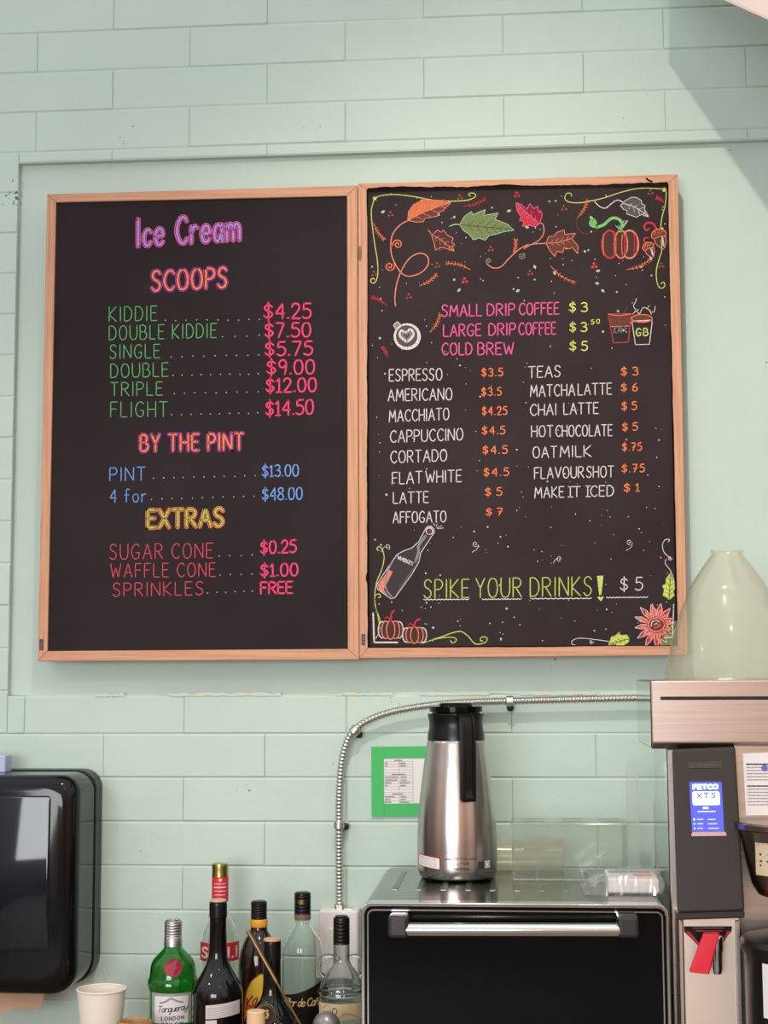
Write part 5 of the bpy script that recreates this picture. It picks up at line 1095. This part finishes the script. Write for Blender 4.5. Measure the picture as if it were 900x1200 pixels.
ik.curve([(378, 1184), (384, 1178.5), (388, 1184), (383, 1188), (378, 1192)], .9, M_ink, 2); ik.curve([(388, 1192), (391, 1182), (395, 1185), (392, 1192), (388, 1194)], .9, M_dink, 2); ik.curve([(397, 1194), (404, 1188.5), (412, 1190), (420, 1194)], 1.1, M_ink, 2)
for k in range(3): ik.line([(409, 1180.5+2*k), (421, 1180.5+2*k)], .6, M_ink, 2)
ik.build('front_label', root, 'cream label with grey scrolls')
# embossed band on the belly
b = MB(); b.lathe([(26.0*ss, at(400, 1158, Ys).z), (27.2*ss, at(400, 1160, Ys).z), (27.2*ss, at(400, 1163, Ys).z), (26.4*ss, at(400, 1165, Ys).z), (26.0*ss, at(400, 1158, Ys).z)], (c.x, Ys), M_skull, 48); b.build('belly_ridge', root)
# bar spoon
foot = Vector((at(398, 1243, -.505).x, -.505, ZC+.004)); topp = at(290, 1090.5, -.475)
b = MB(); d = (foot-topp); k1 = topp+d*.32
b.tube([topp, topp+d*.01, k1-d*.01, k1], [.0030, .0042, .0044, .0042], M_gold, 12); b.tube([k1, k1+d*.02, topp+d*.98, foot], [.0042, .0028, .0024, .0024], M_gold, 10)
tag(b.build('bar_spoon'), 'thin brass bar spoon leaning diagonally across the black bottles', 'spoon')
# cream canister, ball stopper, cup, bowl
Ycc = -.545; cc_ = at(300, 1184, Ycc); sc = pxs(Ycc, cc_.x)
ct = thing('pump_bottle', (cc_.x, Ycc, ZC), 'cream plastic squeeze bottle top in front of the squat black bottle', 'bottle')
zc_ = cc_.z; b = MB(); b.lathe([(0, zc_), (9.4*sc, zc_), (10.4*sc, zc_-.0018), (10.6*sc, zc_-.03), (10.7*sc, zc_-.05)], (cc_.x, Ycc), M_cream, 32); b.build('cap', ct)
b = MB(); b.lathe([(0, zc_-.045), (10.2*sc, zc_-.045), (13*sc, zc_-.055), (18*sc, zc_-.07), (18.5*sc, ZC+.006), (17.5*sc, ZC), (0, ZC)], (cc_.x, Ycc), mat('squeeze_plastic', (222, 206, 188), .45), 32); b.build('body', ct)
Yq = -.54; cq = at(382.5, 1201.5, Yq); sq_ = pxs(Yq, cq.x)
dq = thing('decanter', (cq.x, Yq, ZC), 'round frosted grey ball stopper of a decanter at the lower edge before the flask bottle', 'decanter')
b = MB(); b.ball(cq, 16*sq_, mat('frosted_grey', (142, 134, 132), .3, metal=.6), 28, 16); b.build('ball_stopper', dq)
z_ = cq.z-15*sq_; b = MB(); b.lathe([(0, z_), (.012, z_), (.013, z_-.01), (.016, z_-.02), (.032, z_-.035), (.036, ZC+.004), (.034, ZC), (0, ZC)], (cq.x, Yq), M_blackp, 32); b.build('neck_body', dq)
Yt = -.30; ctp = at(119, 1160, Yt); st_ = pxs(Yt, ctp.x); zc1 = ctp.z+.004
cu = thing('paper_cup', (ctp.x, Yt, ZC), 'plain white paper cup left of the green bottle', 'cup')
R0 = 28.3*st_; Rb = R0*.70; P_ = [(0, ZC+.008), (Rb-.002, ZC+.008), (Rb-.001, ZC), (Rb, ZC), (R0-.001, zc1-.003)]; b = MB()
b.lathe(P_+[(R0-.0015, zc1-.003), (Rb-.0015, ZC+.009)][:1]+[(Rb-.002, ZC+.010), (0, ZC+.010)], (ctp.x, Yt), M_cup, 56); b.build('cup_wall', cu, sharp=40)
b = MB(); b.tube([(ctp.x+(R0-.0005)*math.cos(k*math.pi/28), Yt+(R0-.0005)*math.sin(k*math.pi/28), zc1-.002) for k in range(57)], .0018, M_cup, 10, False); b.build('rolled_rim', cu)
Yw = -.42; cw = at(158, 1195.5, Yw); zc2 = cw.z; b = MB(); rw_ = 21*pxs(Yw, cw.x)
b.lathe([(0, ZC), (rw_*.7, ZC), (rw_*.8, ZC+.02), (rw_*.97, zc2-.03), (rw_, zc2-.006), (rw_-.002, zc2-.001), (rw_-.006, zc2), (rw_-.009, zc2-.004), (rw_-.010, zc2-.03), (rw_*.6, ZC+.02), (0, ZC+.012)], (cw.x, Yw), M_walnut, 48)
tag(b.build('wooden_tumbler'), 'brown wooden tumbler rim at the lower edge between the paper cup and green bottle', 'tumbler')
for o in list(COL.objects):
    if o.parent is None and o.get('category') == 'bottle': o['group'] = 'bottles lined up on the counter'
    if o.parent is None and o.get('category') == 'menu board': o['group'] = 'framed menu boards'
